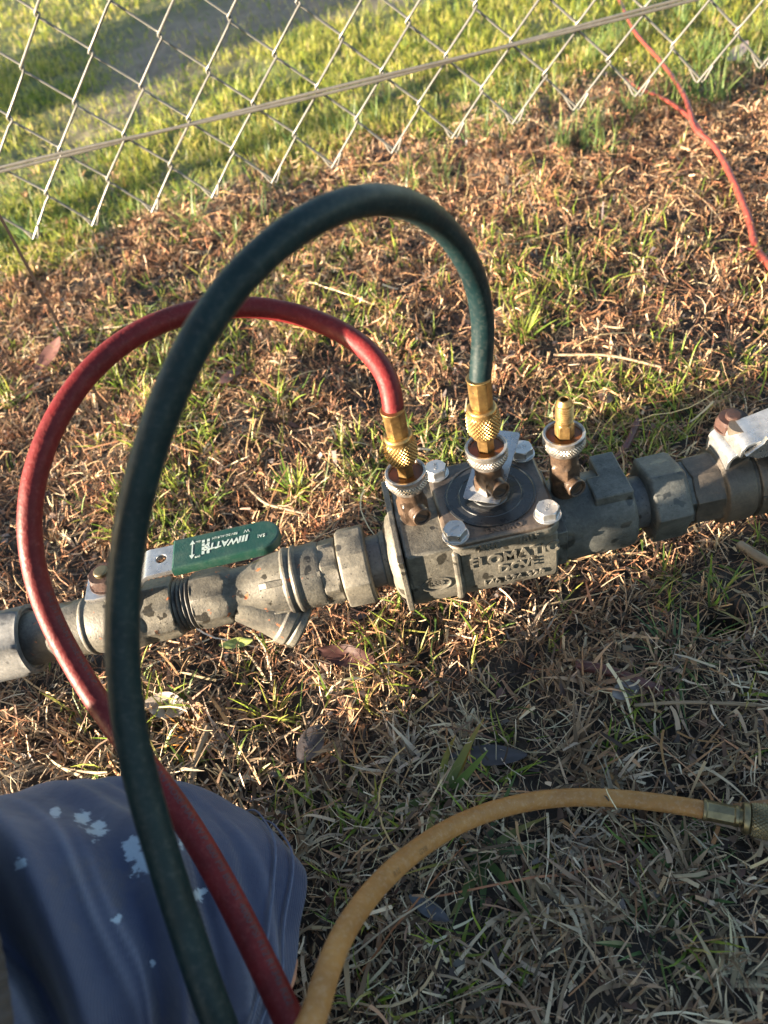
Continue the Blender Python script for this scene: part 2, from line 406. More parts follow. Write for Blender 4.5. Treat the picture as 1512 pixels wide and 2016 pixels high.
# upright clipped stubble in tufts
x, y = scatter(17000, -.66, .98, .06, 1.5, lambda x, y: dead(x, y) * (.3 + .8 * vnoise(x, y, .07, 33)))
k = rng.integers(4, 12, len(x)); cx = np.repeat(x, k); cy = np.repeat(y, k); n = len(cx)
tone = np.repeat(pal(len(x), STRAW, [4, 4, 3, 2, 2.5, .5, 2]), k, 0); lw = lower(cx, cy)[:, None]
ang = rng.uniform(0, 6.283, n); rr = rng.uniform(0, .006, n); px_, py_ = cx + np.cos(ang) * rr, cy + np.sin(ang) * rr
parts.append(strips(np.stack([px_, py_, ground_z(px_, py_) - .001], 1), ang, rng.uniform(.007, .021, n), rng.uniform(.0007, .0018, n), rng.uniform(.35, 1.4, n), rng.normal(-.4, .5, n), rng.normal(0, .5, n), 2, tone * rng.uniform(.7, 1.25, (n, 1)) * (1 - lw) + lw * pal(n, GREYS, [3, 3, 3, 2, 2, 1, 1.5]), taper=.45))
# coarse dead blades in the foreground, lying in loose swirls
x, y = scatter(3300, -.5, .8, -.06, .37, lambda x, y: lower(x, y) * smooth01(.3, .75, vnoise(x, y, .055, 35)))
n = len(x); sw = vnoise(x, y, .09, 36) * 9
parts.append(strips(np.stack([x, y, x * 0], 1), sw + rng.normal(0, .7, n), rng.uniform(.014, .052, n), rng.uniform(.0011, .0031, n), rng.normal(.05, .3, n), rng.normal(.5, .6, n), rng.normal(0, .7, n), 4, pal(n, GREYS + [(.36, .20, .09)], [3, 3.4, 3.4, 2.6, 1.1, 1.4, 2.4, 2]), taper=.85, hug=rng.uniform(.002, .013, n)))
# splayed dead crowns in the foreground
x, y = scatter(480, -.45, .8, -.06, .36, lambda x, y: lower(x, y) * smooth01(.35, .7, vnoise(x, y, .08, 37)))
k = rng.integers(9, 20, len(x)); cx = np.repeat(x, k) + rng.normal(0, .004, k.sum()); cy = np.repeat(y, k) + rng.normal(0, .004, k.sum()); n = len(cx)
tone = np.repeat(pal(len(x), [(.38, .31, .22), (.28, .195, .12), (.22, .13, .075), (.46, .39, .29)], [3, 3, 2, 2]), k, 0) * rng.uniform(.5, 1.25, (n, 1))
fa = np.repeat(rng.uniform(0, 6.283, len(x)), k) + rng.normal(0, 1.1, n)
parts.append(strips(np.stack([cx, cy, ground_z(cx, cy)], 1), fa, rng.uniform(.014, .040, n), rng.uniform(.0016, .0038, n), rng.uniform(.15, .9, n), rng.normal(-.5, .5, n), rng.normal(0, .4, n), 4, tone, taper=.93))
# fine fibres over everything
x, y = scatter(74000, -.6, .9, -.06, 1.15, lambda x, y: dead(x, y) * (.55 - .1 * lower(x, y)))
n = len(x); lw = lower(x, y)[:, None]
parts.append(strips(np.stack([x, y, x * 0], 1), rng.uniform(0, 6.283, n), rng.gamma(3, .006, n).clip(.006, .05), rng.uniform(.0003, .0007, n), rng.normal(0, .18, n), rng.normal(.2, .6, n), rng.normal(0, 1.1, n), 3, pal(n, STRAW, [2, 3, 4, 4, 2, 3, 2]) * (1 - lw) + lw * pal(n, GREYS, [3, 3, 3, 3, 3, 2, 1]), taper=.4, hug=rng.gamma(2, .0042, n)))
# long thin runners
x, y = scatter(200, -.6, .9, .08, 1.25)
n = len(x)
parts.append(strips(np.stack([x, y, x * 0], 1), rng.uniform(0, 6.283, n), rng.uniform(.05, .13, n), rng.uniform(.0009, .0018, n), rng.normal(0, .05, n), rng.normal(.25, .3, n), rng.normal(0, .9, n), 7, pal(n, [(.46, .33, .18), (.34, .2, .1), (.26, .12, .06), (.5, .42, .3)], [3, 3, 2, 2]), taper=.3, hug=rng.uniform(.006, .013, n)))
V, F, cc = merge(parts)
o = mk_np('dead_grass', V, F, M['straw'], cc); tag(o, 'dry brown thatch and clipped stubble over the soil in front of the fence', 'dead grass', kind='stuff')
# crumbs of leaf and bark
x, y = scatter(11000, -.6, .9, .06, 1.35, dead); n = len(x)
V, F, cc = strips(np.stack([x, y, x * 0], 1), rng.uniform(0, 6.283, n), rng.uniform(.003, .011, n), rng.uniform(.002, .006, n), rng.normal(0, .4, n), rng.normal(.3, .6, n), rng.normal(0, .3, n), 2, pal(n, [(.06, .04, .032), (.11, .06, .045), (.2, .12, .075), (.12, .10, .095), (.3, .22, .15)], [4, 3, 2, 2, .8]), taper=.9, hug=rng.uniform(.001, .008, n))
o = mk_np('leaf_litter', V, F, M['leaf'], cc); tag(o, 'small dark crumbs of leaf and bark among the dead grass', 'leaf litter', kind='stuff')

# ------------------------------------------------------------------ lawn and stray green
parts = []
def lawn_d(x, y): return lawn_mask(x, y) * (1 - .9 * bare_mask(x, y))
for (n0, y0, y1, xa, xb, l0, l1, w0) in ((50000, .98, 1.45, -.8, 1.3, .010, .030, .0016), (66000, 1.45, 2.2, -1.2, 1.7, .012, .030, .0022), (52000, 2.2, 4.4, -1.9, 2.2, .014, .034, .0036)):
    x, y = scatter(n0, xa, xb, y0, y1, lambda x, y: lawn_d(x, y) * (.25 + .9 * smooth01(.3, .62, vnoise(x, y, .06, 51) * .5 + vnoise(x, y, .16, 52) * .5)))
    n = len(x); pt = smooth01(.35, .7, vnoise(x, y, .12, 53))[:, None]
    col = pal(n, LAWN, [3, 4, 2, 3, 1.6]) * (1 - pt) + pal(n, LAWN, [4, 2, 4, .8, .5]) * pt
    az = rng.uniform(0, 6.283, n)
    parts.append(strips(np.stack([x, y, ground_z(x, y) - .002], 1), az, rng.uniform(l0, l1, n), rng.uniform(.6, 1.3, n) * w0, rng.uniform(.5, 1.4, n), rng.normal(-.6, .6, n), rng.normal(0, .6, n), 2, col, taper=.85))
# taller blades along the foot of the fence
x, y = scatter(1300, -.7, 1.2, 1.02, 1.5, lambda x, y: smooth01(.45, .7, vnoise(x, y, .07, 55)) * (.25 + smooth01(-.1, .5, x)))
k = rng.integers(5, 12, len(x)); cx = np.repeat(x, k); cy = np.repeat(y, k); n = len(cx)
cx = cx + rng.normal(0, .006, n); cy = cy + rng.normal(0, .006, n)
parts.append(strips(np.stack([cx, cy, ground_z(cx, cy)], 1), rng.uniform(0, 6.283, n), rng.uniform(.025, .065, n), rng.uniform(.0012, .0024, n), rng.uniform(.9, 1.5, n), rng.normal(-.5, .4, n), rng.normal(0, .4, n), 4, pal(n, [(.12, .19, .05), (.17, .23, .06), (.09, .15, .06), (.26, .26, .10)], [3, 3, 2, 1.2]), taper=.9))
# stray sprouts through the dead patch
def green_d(x, y): return dead(x, y) * smooth01(.42, .68, vnoise(x, y, .11, 56)) * np.exp(-(((x + .06) / .26) ** 2 + ((y - .62) / .22) ** 2)) 
x, y = scatter(9500, -.6, .9, .1, 1.25, lambda x, y: green_d(x, y) * 3 + .05 + .05 * lower(x, y) + .12 * np.exp(-(((x + .05) / .12) ** 2 + ((y - .33) / .05) ** 2)))
k = rng.integers(3, 9, len(x)); cx = np.repeat(x, k) + rng.normal(0, .004, k.sum()); cy = np.repeat(y, k) + rng.normal(0, .004, k.sum()); n = len(cx)
parts.append(strips(np.stack([cx, cy, ground_z(cx, cy)], 1), rng.uniform(0, 6.283, n), rng.uniform(.012, .036, n), rng.uniform(.0012, .0024, n), rng.uniform(.45, 1.35, n), rng.normal(-.5, .5, n), rng.normal(0, .5, n), 3, pal(n, GREEN, [3, 3, 2, 2, 1]), taper=.9))
V, F, cc = merge(parts)
o = mk_np('lawn_grass', V, F, M['grass'], cc); tag(o, 'short sunlit green lawn grass growing beyond the wire fence', 'grass', kind='stuff')

def tuft(px, py, n, l0, l1, w, cols, wts, label, name='grass_tuft', cat='grass tuft', p0=.3, p1=1.4, droop=-.5, sp=.006, tips=None, lift=0, az0=None, group=None):
    a = rng.uniform(0, 6.283, n) if az0 is None else rng.normal(az0[0], az0[1], n)
    rr = rng.uniform(0, sp, n); x = px + np.cos(a) * rr; y = py + np.sin(a) * rr
    tp = pal(n, tips, [1] * len(tips)) if tips else None
    v, f, c_ = strips(np.stack([x, y, ground_z(x, y) + lift], 1), a, rng.uniform(l0, l1, n), rng.uniform(.7, 1.3, n) * w, rng.uniform(p0, p1, n), rng.normal(droop, .35, n), rng.normal(0, .35, n), 5, pal(n, cols, wts), mat_tip=tp, taper=.92)
    base = np.array([px, py, float(ground_z(px, py))])
    o = mk_np(name, v - base, f, M['grass'], c_); o.location = base
    return tag(o, label, cat, group)
GG = [(.17, .26, .035), (.25, .32, .05), (.12, .19, .035), (.33, .34, .09)]
tuft(-.093, .533, 34, .018, .042, .0020, GG, [3, 4, 2, 1], 'bright spiky grass tuft behind the tip of the left green lever')
tuft(-.102, .664, 46, .014, .036, .0019, GG, [3, 3, 2, 2], 'spreading grass tuft in the middle of the red hose loop', sp=.022)
tuft(-.282, .762, 42, .018, .045, .0018, GG, [3, 3, 2, 2], 'spiky grass tuft between the red hose and the thick green hose', sp=.014)
tuft(.166, .69, 44, .018, .045, .0019, GG, [3, 4, 2, 2], 'upright grass tuft right of the green hose above its brass end', sp=.012, p0=.7)
tuft(.03, .715, 60, .012, .03, .0018, GG, [2, 3, 2, 2], 'broad low grass tuft just right of the red hose end', sp=.03)
tuft(-.123, .302, 26, .016, .036, .0018, [(.24, .28, .04), (.32, .3, .06), (.16, .2, .03)], [2, 2, 1], 'yellowish grass tuft on the lit ground below the strainer')
tuft(-.036, .312, 40, .012, .034, .0016, [(.28, .27, .07), (.36, .28, .1), (.18, .21, .05)], [2, 2, 1], 'sparse yellow grass tuft below the large union nut', sp=.03)
tuft(-.181, .302, 44, .012, .024, .0009, [(.46, .23, .06), (.4, .17, .04), (.3, .2, .06)], [3, 2, 1], 'dried orange grass tuft beside the lower red hose', sp=.010)
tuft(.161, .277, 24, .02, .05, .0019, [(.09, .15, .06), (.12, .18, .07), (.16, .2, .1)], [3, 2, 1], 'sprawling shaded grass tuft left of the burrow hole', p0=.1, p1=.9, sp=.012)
tuft(-.016, .215, 11, .03, .062, .0058, [(.10, .16, .05), (.16, .21, .06)], [2, 1], 'broad bladed weed with burnt tips growing behind the yellow hose', 'broad_weed', 'weed', p0=.15, p1=.8, sp=.006, tips=[(.4, .16, .03), (.3, .2, .05), (.12, .18, .05)])
tuft(.001, .177, 10, .03, .058, .0060, [(.08, .13, .05), (.12, .18, .05)], [2, 1], 'broad dark green weed lying in front of the yellow hose', 'broad_weed', 'weed', p0=.1, p1=.6, sp=.006, tips=[(.24, .2, .07), (.10, .16, .05)])
tuft(.139, .166, 16, .014, .028, .0015, [(.12, .2, .06), (.2, .24, .08)], [2, 1], 'small thin grass tuft against the ferrule of the yellow hose')
tuft(.008, .933, 40, .014, .032, .0018, GG, [2, 3, 2, 3], 'low pale grass tuft under the arch of the green hose', sp=.018)
tuft(.248, .764, 34, .012, .03, .0017, GG, [2, 3, 2, 3], 'pale grass tuft right of the green hose arch', sp=.016)
tuft(.171, .496, 20, .012, .026, .0019, GG, [3, 4, 2, 1], 'small bright grass tuft behind the bare test point')
tuft(-.045, .356, 16, .014, .032, .0019, GG, [3, 4, 2, 1], 'small green sprout right under the union nut')
tuft(.351, .583, 12, .012, .032, .0018, GG, [3, 3, 2, 1], 'lone little grass tuft right of the bare test point', sp=.004)
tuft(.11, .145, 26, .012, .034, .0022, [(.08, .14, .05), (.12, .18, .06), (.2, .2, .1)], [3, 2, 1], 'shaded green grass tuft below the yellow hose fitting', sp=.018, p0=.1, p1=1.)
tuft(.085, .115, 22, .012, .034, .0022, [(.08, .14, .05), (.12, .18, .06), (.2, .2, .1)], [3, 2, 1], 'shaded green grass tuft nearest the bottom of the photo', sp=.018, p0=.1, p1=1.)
tuft(-.459, 1.19, 34, .02, .055, .0022, [(.10, .17, .06), (.14, .21, .08)], [2, 1], 'blue green grass tuft under the left end of the fence', sp=.010, p0=.8)
tuft(-.20, 1.11, 40, .02, .055, .0020, [(.13, .2, .06), (.18, .24, .07)], [2, 1], 'tall thin grass tuft under the fence tips above the red hose', sp=.02, p0=.7)

# ------------------------------------------------------------------ fallen leaves, sticks
def leaf(px, py, L, W, az, pitch, roll, col, label, fold=.25, curl=.4, lift=.004, name='fallen_leaf', cat='leaf'):
    ns, nw = 10, 5; V = []; cc = []
    for i in range(ns + 1):
        t = i / ns; wd = W * .5 * (math.sin(math.pi * min(t * .96 + .02, 1)) ** .75)
        for j in range(nw):
            u = j / (nw - 1) * 2 - 1
            V.append((L * (t - .5), u * wd * math.cos(fold), abs(u) * wd * math.sin(fold) + curl * L * (t - .5) ** 2 + .0008 * math.sin(9 * t + 3 * u)))
            k = .85 + .3 * random.random(); k *= 1.25 if abs(u) < .1 else 1
            cc.append((col[0] * k, col[1] * k, col[2] * k, 1))
    F = [(i * nw + j, i * nw + j + 1, (i + 1) * nw + j + 1, (i + 1) * nw + j) for i in range(ns) for j in range(nw - 1)]
    o = mk(name, V, F, M['leaf'], None, True, 0, cc); o.location = (px, py, float(ground_z(px, py)) + lift); o.rotation_euler = (roll, pitch, az)
    return tag(o, label, cat)
leaf(-.061, .330, .046, .017, R(-28), 0, .3, (.055, .022, .019), 'dark red brown gum leaf lying below the strainer and union', lift=.010)
leaf(-.115, .325, .03, .010, R(10), .1, .2, (.26, .30, .09), 'pale yellow green leaf on the ground under the strainer', lift=.008) if False else leaf(-.145, .366, .026, .009, R(0), .1, .2, (.26, .30, .09), 'pale yellow green leaf on the ground under the strainer', lift=.012)
leaf(-.122, .447, .05, .017, R(80), -.3, .3, (.13, .045, .045), 'dark red leaf standing behind the left lever handle', lift=.02)
leaf(.209, .554, .030, .014, R(75), .2, .3, (.13, .07, .06), 'dull brown leaf beyond the bare test point', lift=.012)
leaf(.661, 1.25, .055, .022, R(35), -.2, .2, (.22, .18, .19), 'grey brown leaf lying by the fence at far right', lift=.015)
leaf(.551, 1.80, .09, .04, R(20), -.2, .2, (.45, .17, .09), 'orange leaf in the lawn behind the fence cable', lift=.03)
leaf(-.096, .27, .034, .02, R(60), .2, .5, (.10, .085, .085), 'curled grey dead leaf on the shaded ground above the yellow hose', fold=.6, lift=.008)
leaf(.119, .258, .024, .013, R(20), .2, .3, (.17, .15, .15), 'small grey leaf beside the dark red stick', lift=.008)
leaf(-.199, .327, .034, .022, R(-20), .1, .3, (.28, .24, .21), 'crumpled pale grey leaf near the red hose and pipe', fold=.5, lift=.008)
leaf(.02, .233, .05, .014, R(-12), 0, .1, (.05, .048, .055), 'flat black bark strip above the yellow hose', fold=.05, curl=.05, lift=.008, name='bark_strip', cat='bark')
leaf(-.152, .244, .016, .012, R(50), .1, .1, (.22, .15, .09), 'small brown seed pod beside the knee', fold=.9, lift=.007, name='seed_pod', cat='seed pod')
leaf(-.034, .152, .026, .009, R(-40), .1, .1, (.07, .075, .09), 'small dark leaf flat below the yellow hose arc', fold=.1, lift=.009)
leaf(-.361, .824, .05, .02, R(40), -.4, .3, (.13, .06, .05), 'dark leaf tucked behind the left side of the red hose', lift=.015)
leaf(-.148, .72, .05, .014, R(60), .2, .3, (.16, .07, .055), 'thin dark red brown leaf beneath the arch of the red hose', lift=.012)
def cr(P, n):
    P = np.array(P, float); Q = np.vstack([2 * P[0] - P[1], P, 2 * P[-1] - P[-2]]); out = []
    m_ = len(P) - 1
    for i in range(m_):
        p0, p1, p2, p3 = Q[i:i + 4]
        for t in np.linspace(0, 1, n, endpoint=(i == m_ - 1)):
            out.append(.5 * (2 * p1 + (p2 - p0) * t + (2 * p0 - 5 * p1 + 4 * p2 - p3) * t * t + (3 * p1 - p0 - 3 * p2 + p3) * t ** 3))
    return np.array(out)
def tube(name, pts, rad, mat, parent=None, n=14, cap=True, scale_end=1.):
    pts = np.array(pts, float); m_ = len(pts); T = np.gradient(pts, axis=0); T /= np.linalg.norm(T, axis=1)[:, None]
    u = np.cross(T[0], (0.3, .2, 1)); u /= np.linalg.norm(u); V = []
    rad = np.atleast_1d(np.asarray(rad, float)); rad = np.interp(np.linspace(0, 1, m_), np.linspace(0, 1, len(rad)), rad)
    for i in range(m_):
        u = u - T[i] * (u @ T[i]); u /= np.linalg.norm(u); v = np.cross(T[i], u)
        for k in range(n):
            a = 2 * math.pi * k / n; V.append(pts[i] + rad[i] * (math.cos(a) * u + math.sin(a) * v))
    F = [(i * n + k, i * n + (k + 1) % n, (i + 1) * n + (k + 1) % n, (i + 1) * n + k) for i in range(m_ - 1) for k in range(n)]
    if cap: F += [tuple(reversed(range(n))), tuple(range((m_ - 1) * n, m_ * n))]
    return mk(name, V, F, mat, parent, True, 50)
def gpt(x, y, h): return (x, y, float(ground_z(x, y)) + h)
st = thing('fallen_branch', 'forked red barked branch lying on the ground at the right under the fence', 'branch')
P = cr([gpt(.437, .64, .012), gpt(.439, .697, .012), gpt(.446, .743, .012), gpt(.461, .796, .013), gpt(.478, .869, .016), gpt(.493, .955, .02), gpt(.489, 1.006, .022), gpt(.502, 1.059, .024), gpt(.519, 1.126, .028), gpt(.549, 1.272, .03), gpt(.559, 1.405, .03), gpt(.615, 1.64, .02)], 10)
tube('stem', P, np.linspace(.0043, .0028, len(P)) * (1 + .08 * np.sin(np.arange(len(P)) * .9)), M['bark'], st)
P = cr([gpt(.490, .99, .022), gpt(.496, 1.035, .02), gpt(.495, 1.12, .018), gpt(.485, 1.189, .018), gpt(.49, 1.265, .018)], 8)
tube('side_twig', P, np.linspace(.0034, .0018, len(P)), M['bark'], st)
P = cr([gpt(.444, .735, .012), gpt(.432, .742, .011), gpt(.424, .738, .010)], 5); tube('side_twig', P, .0022, M['bark'], st)
tag(tube('stick', cr([gpt(.095, .285, .006), gpt(.112, .275, .008), gpt(.13, .263, .007), gpt(.15, .252, .003)], 8), np.linspace(.0042, .0032, 25), M['twig']), 'dark red stick lying in shade left of the burrow hole', 'stick')
tag(tube('dry_stalk', cr([gpt(.187, .639, .012), gpt(.233, .609, .014), gpt(.272, .577, .012)], 8), .0013, M['stalk']), 'pale straight stalk lying behind the bare test point', 'stalk')
tag(tube('dry_stalk', cr([gpt(.121, .247, .010), gpt(.161, .237, .012), gpt(.235, .215, .010)], 8), .0012, M['stalk']), 'long pale stalk across the shaded ground at lower right', 'stalk')
tag(tube('dry_stalk', cr([gpt(-.138, .557, .008), gpt(-.121, .527, .010), gpt(-.103, .514, .008), gpt(-.082, .501, .006)], 8), .0014, M['stalk']), 'bent pale stalk behind the left lever handle', 'stalk')
tag(tube('stick', cr([gpt(-.179, .261, .006), gpt(-.174, .277, .010), gpt(-.165, .298, .014)], 8), .0022, M['stalk']), 'short brown stick next to the knee and red hose', 'stick')
tag(tube('stick', cr([gpt(.182, .47, .006), gpt(.205, .487, .010), gpt(.226, .515, .012)], 8), .0032, M['twig']), 'brown stick leaning behind the right union nut', 'stick')
tag(tube('stick', cr([gpt(.246, .36, .006), gpt(.250, .343, .010), gpt(.262, .322, .010)], 8), .0036, M['stalk']), 'pale brown stick beneath the right ball valve', 'stick')

# ------------------------------------------------------------------ chain link fence
FY = .896; FX0 = -.0567 - 4 * .07; TZ = .48 - .3296; HV = .0398; HW = .035
fence = thing('chain_link_fence', 'galvanised chain link fence with open bottom tips above the grass', 'fence')
def wire_pts(nw, rows):
    # picket nw zigzags between x = nw*HW and (nw+1)*HW
    pts = []; par = nw % 2
    xl, xr = FX0 + nw * HW, FX0 + (nw + 1) * HW
    first_left = (par == 0)
    for r in range(rows + 1):
        left = (r % 2 == 0) == first_left
        x = xl if left else xr; s = 1 if left else -1   # s: direction away from the knuckle
        z = TZ + r * HV; ov = .0016
        x -= s * ov
        nj = lambda a: (a + random.gauss(0, .0006))
        yb = -.0028 if left else .0028
        # left vertex: wire comes from behind and leaves in front
        y0, y1 = (.0026, -.0026) if left else (-.0026, .0026)
        if r == 0:
            pts += [(x, 0, z)]
        else:
            pts += [(x + s * .0052, y0, z - .0062), (nj(x + s * .0008), y0 * .6, z - .0022), (nj(x), 0, z), (x + s * .0008, y1 * .6, z + .0022), (x + s * .0052, y1, z + .0062)]
    P = np.array(pts); P[:, 1] += FY + .004 * np.sin(P[:, 0] * 9) - .012 * ((P[:, 2] - TZ) * 1.) ; return P
ROWS = 22
for nw in range(-6, 39):
    P = wire_pts(nw, ROWS)
    # closed knuckle: the cut end is bent back up beside its neighbour
    s = 1 if (nw % 2 == 0) else -1
    e0 = P[0] + np.array([-s * .0015, 0, -.004]); end = P[0] + np.array([-s * (.009 + random.uniform(-.001, .002)), s * .0036, .0115])
    P = np.vstack([end, e0 + np.array([-s * .002, s * .002, .003]), e0, P[1:]])
    tube('wire', P, .0013, M['wire'], fence, 7)
# twisted bottom cable
def cab(px): return None
P0 = []
for t in np.linspace(-.75, 1.25, 260): P0.append((t, FY - .006, .2255 + .0075 * (t + .33) - .0015 * math.sin((t + .2) * 6)))
P0 = np.array(P0)
for ph in (0, math.pi):
    a = np.arange(260) * .07 + ph + .6; Q = P0.copy(); Q[:, 1] += .0013 * np.cos(a); Q[:, 2] += .0019 * np.sin(a)
    tube('cable_strand', Q, .0017, M['cable'], fence, 7)
for px in (-1.62, 1.75):
    rev('post', [(-.3, .024), (1.2, .024), (1.205, .02)], M['wire'], fence, 'z', (px, FY + .03, float(ground_z(px, FY))), 24)
tube('top_rail', [(-1.62, FY, 1.03), (1.75, FY, 1.03)], .017, M['wire'], fence, 16)

# ------------------------------------------------------------------ pipe line with double check valve
AX = (0, .341, .10)
line = thing('backflow_pipeline', 'weathered bronze water pipe with strainer, unions and double check valve', 'pipe assembly')
mm = lambda prof: [(p[0] / 1000, p[1] / 1000, *(p[2:])) for p in prof]
def px_part(name, prof, mat, parent=line, **k): return rev(name, mm(prof), M[mat], parent, 'x', AX, **k)
PH = R(12)
pipe_l = px_part('pipe', [(-440, 16.8), (-300, 16.8)], 'galv')
rev('riser_pipe', [(-.3, .0168), (.085, .0168)], M['galv'], line, 'z', (-.447, .341, 0)); 
tube('elbow', cr([(-.447, .341, .06), (-.447, .341, .083), (-.440, .341, .097), (-.425, .341, .10), (-.40, .341, .10)], 8), .0215, M['galv'], line, 24)
px_part('union_hexagon', [(-330, 0), (-330, 23), (-327, 25.5, 'p6'), (-262, 25.5, 'p6'), (-258, 23.6), (-257.2, 20.5), (-259, 19.6), (-259, 0)], 'galv', bev=.0006, phase=R(49), n=72)
bv = px_part('ball_valve', [(-260, 0), (-260, 18.2), (-241, 18.2), (-239, 18.8), (-219, 18.8), (-218, 20), (-216.5, 20.1), (-215, 19.2), (-208, 21), (-196, 22), (-186, 21.6), (-181, 21), (-178.5, 20.4), (-177, 20.6, 'p8'), (-173, 21, 'p8'), (-160, 20.8, 'p8'), (-157.5, 19.5), (-157, 17), (-157, 0)], 'castB', bev=.0004, phase=R(20), wob=.006)
rev('stem_boss', [(.118, .0085), (.130, .0085), (.131, .0065), (.137, .0065)], M['castB'], bv, 'z', (-.190, .340, 0), 24)
th = px_part('thread_tape', [(-158, 0), (-158, 16.2), (-156.5, 17.8), (-155, 16.4), (-153.4, 17.7), (-152, 16.3), (-150.5, 17.6), (-149, 16.2), (-147.5, 17.9), (-146, 16.4), (-144.8, 17.4), (-143, 16.2), (-143, 0)], 'tape', wob=.035, n=64)
stn = px_part('strainer', [(-145, 0), (-145, 18.4), (-143.5, 19.2, 'p8'), (-141, 19.8, 'p8'), (-124, 19.6, 'p8'), (-121.5, 18.2), (-119.5, 17.0), (-116, 16.2), (-108, 16.4), (-100, 18.4), (-90, 20.4), (-83.5, 21.2), (-82.5, 22.4), (-80.5, 22.6), (-79, 21.6), (-77.5, 21.7), (-76.3, 22.8), (-74.5, 22.6), (-73.5, 21.4), (-61, 21.6), (-58.5, 21.0), (-58, 19), (-58, 0)], 'castB', bev=.0004, phase=R(17), wob=.008)
# angled screen leg of the strainer
def place_axis(o, p0, p1):
    p0 = Vector(p0); d = (Vector(p1) - p0); o.location = p0; o.rotation_mode = 'QUATERNION'; o.rotation_quaternion = d.to_track_quat('Z', 'Y'); return o
leg = rev('screen_leg', mm([(-6, 0), (-6, 15), (6, 15.5), (18, 15.8), (26, 16.8), (27, 18.2), (33, 18.4), (34, 17), (35, 17.2), (36, 18.2), (40, 18.0), (41.5, 16), (42, 0)]), M['castB'], stn, 'z', (0, 0, 0), 40, .0005)
place_axis(leg, (-.113, .337, .094), (-.069, .322, .062))
for a in (-18, 52):
    f = prism('rib', [(-.107, .0), (-.058, .0), (-.058, .0215), (-.094, .0215), (-.100, .018)], -.0022, .0022, 'y', M['castB'], stn, .0006)
    f.location = (0, .341, .10); f.rotation_euler = (R(a) + math.pi / 2 * 0 + R(60), 0, 0)
px_part('union_ring', [(-58.5, 0), (-58.5, 20.6), (-57.6, 21.8, 'p8'), (-48.5, 22.2, 'p8'), (-47, 21), (-46, 18.5), (-46, 0)], 'castA', bev=.0006, phase=R(10), wob=.018)
un = px_part('union_nut', [(-46, 0), (-46, 22), (-45.4, 26.6, 'p8'), (-44, 27.4, 'p8'), (-28.5, 27.6, 'p8'), (-27, 26.4, 'p8'), (-26.5, 21), (-27, 18.4), (-27, 0)], 'castA', bev=.0007, phase=R(3), wob=.01, n=64)
px_part('pipe_nipple', [(-30, 0), (-30, 17.2), (-16, 17.2), (-15, 17.0), (-15, 0)], 'nip')
body = px_part('check_valve', [(-18, 0), (-18, 18.4), (-14.5, 19.2), (-13.5, 22), (-11, 27), (-8, 29.5), (-4.5, 30.5), (-4.2, 33.2), (-3, 33.8), (30, 33.8), (30, 0)], 'castA', bev=.0006, wob=.004, n=64)
# square shouldered middle of the body
def ushape(R_, top, k=18, y0=.341, z0=.10, wy=None):
    P = [(y0 + (wy or R_), top), (y0 + (wy or R_), z0)]
    for i in range(1, k): t = -math.pi * i / k; P.append((y0 + R_ * math.cos(t), z0 + R_ * math.sin(t)))
    P += [(y0 - (wy or R_), z0), (y0 - (wy or R_), top)]
    return P
prism('inlet_chest', ushape(.0335, .1335), -.0035, .0275, 'x', M['castA'], body, .0018)
prism('rib', ushape(.0372, .1345), -.0085, -.0045, 'x', M['castA'], body, .0008)
prism('rib', ushape(.0362, .1300), .0245, .0292, 'x', M['castA'], body, .0016)
prism('centre_chest', ushape(.0338, .1270), .0292, .0905, 'x', M['castA'], body, .0016)
prism('outlet_neck', ushape(.029, .120), .0905, .098, 'x', M['castG'], body, .0008)
px_part('outlet_barrel', [(93, 0), (93, 26.5), (100, 27.2), (140, 27.2), (143.5, 26.4), (145.5, 24.4), (146, 20), (145, 18), (145, 0)], 'castG', parent=body, bev=.0006, wob=.004, n=64)
o = prism('lug', [(.1195, .325), (.1440, .325), (.1440, .364), (.128, .364), (.128, .345), (.1195, .345)], .116, .1288, 'z', M['castG'], body, .0012)
# bonnet
BT = .1385
bon = prism('bonnet', rrect(.0225, .0925, .3055, .3755, .010, 6), .1262, BT, 'z', M['bonnet'], line, .0022)
prism('bonnet_rim', rrect(.0222, .0928, .3048, .3762, .0105, 6), .1268, .1345, 'z', M['castA'], bon, .0012)
rev('recessed_disc', mm([(0, 28.6), (.9, 28.6), (1.0, 27.4), (.35, 26.9), (.35, 20.5), (.7, 20.2), (.7, 19.6), (.3, 19.2), (.3, 12), (.9, 11.5), (.9, 0)]), M['disc'], bon, 'z', (.0572, .3405, BT), 72)
def bolt(x, y, a):
    b = rev('bolt', mm([(0, 8.2), (1.1, 8.2), (1.1, 7.2), (1.2, 7.4, 'p6'), (6.2, 7.4, 'p6'), (6.8, 6.4), (6.75, 0)]), M['steel'], bon, 'z', (x, y, BT), 48, .0003, phase=R(a))
    text('head_marking', 'A2 70', .0026, .0001, M['steelm'], b, plane_fn((x, y, BT + .0069), (math.cos(R(a * 2)), math.sin(R(a * 2)), 0), (-math.sin(R(a * 2)), math.cos(R(a * 2)), 0)))
bolt(.0293, .3122, 12); bolt(.0855, .3122, 25); bolt(.0855, .3690, 3); bolt(.0285, .3690, 40)
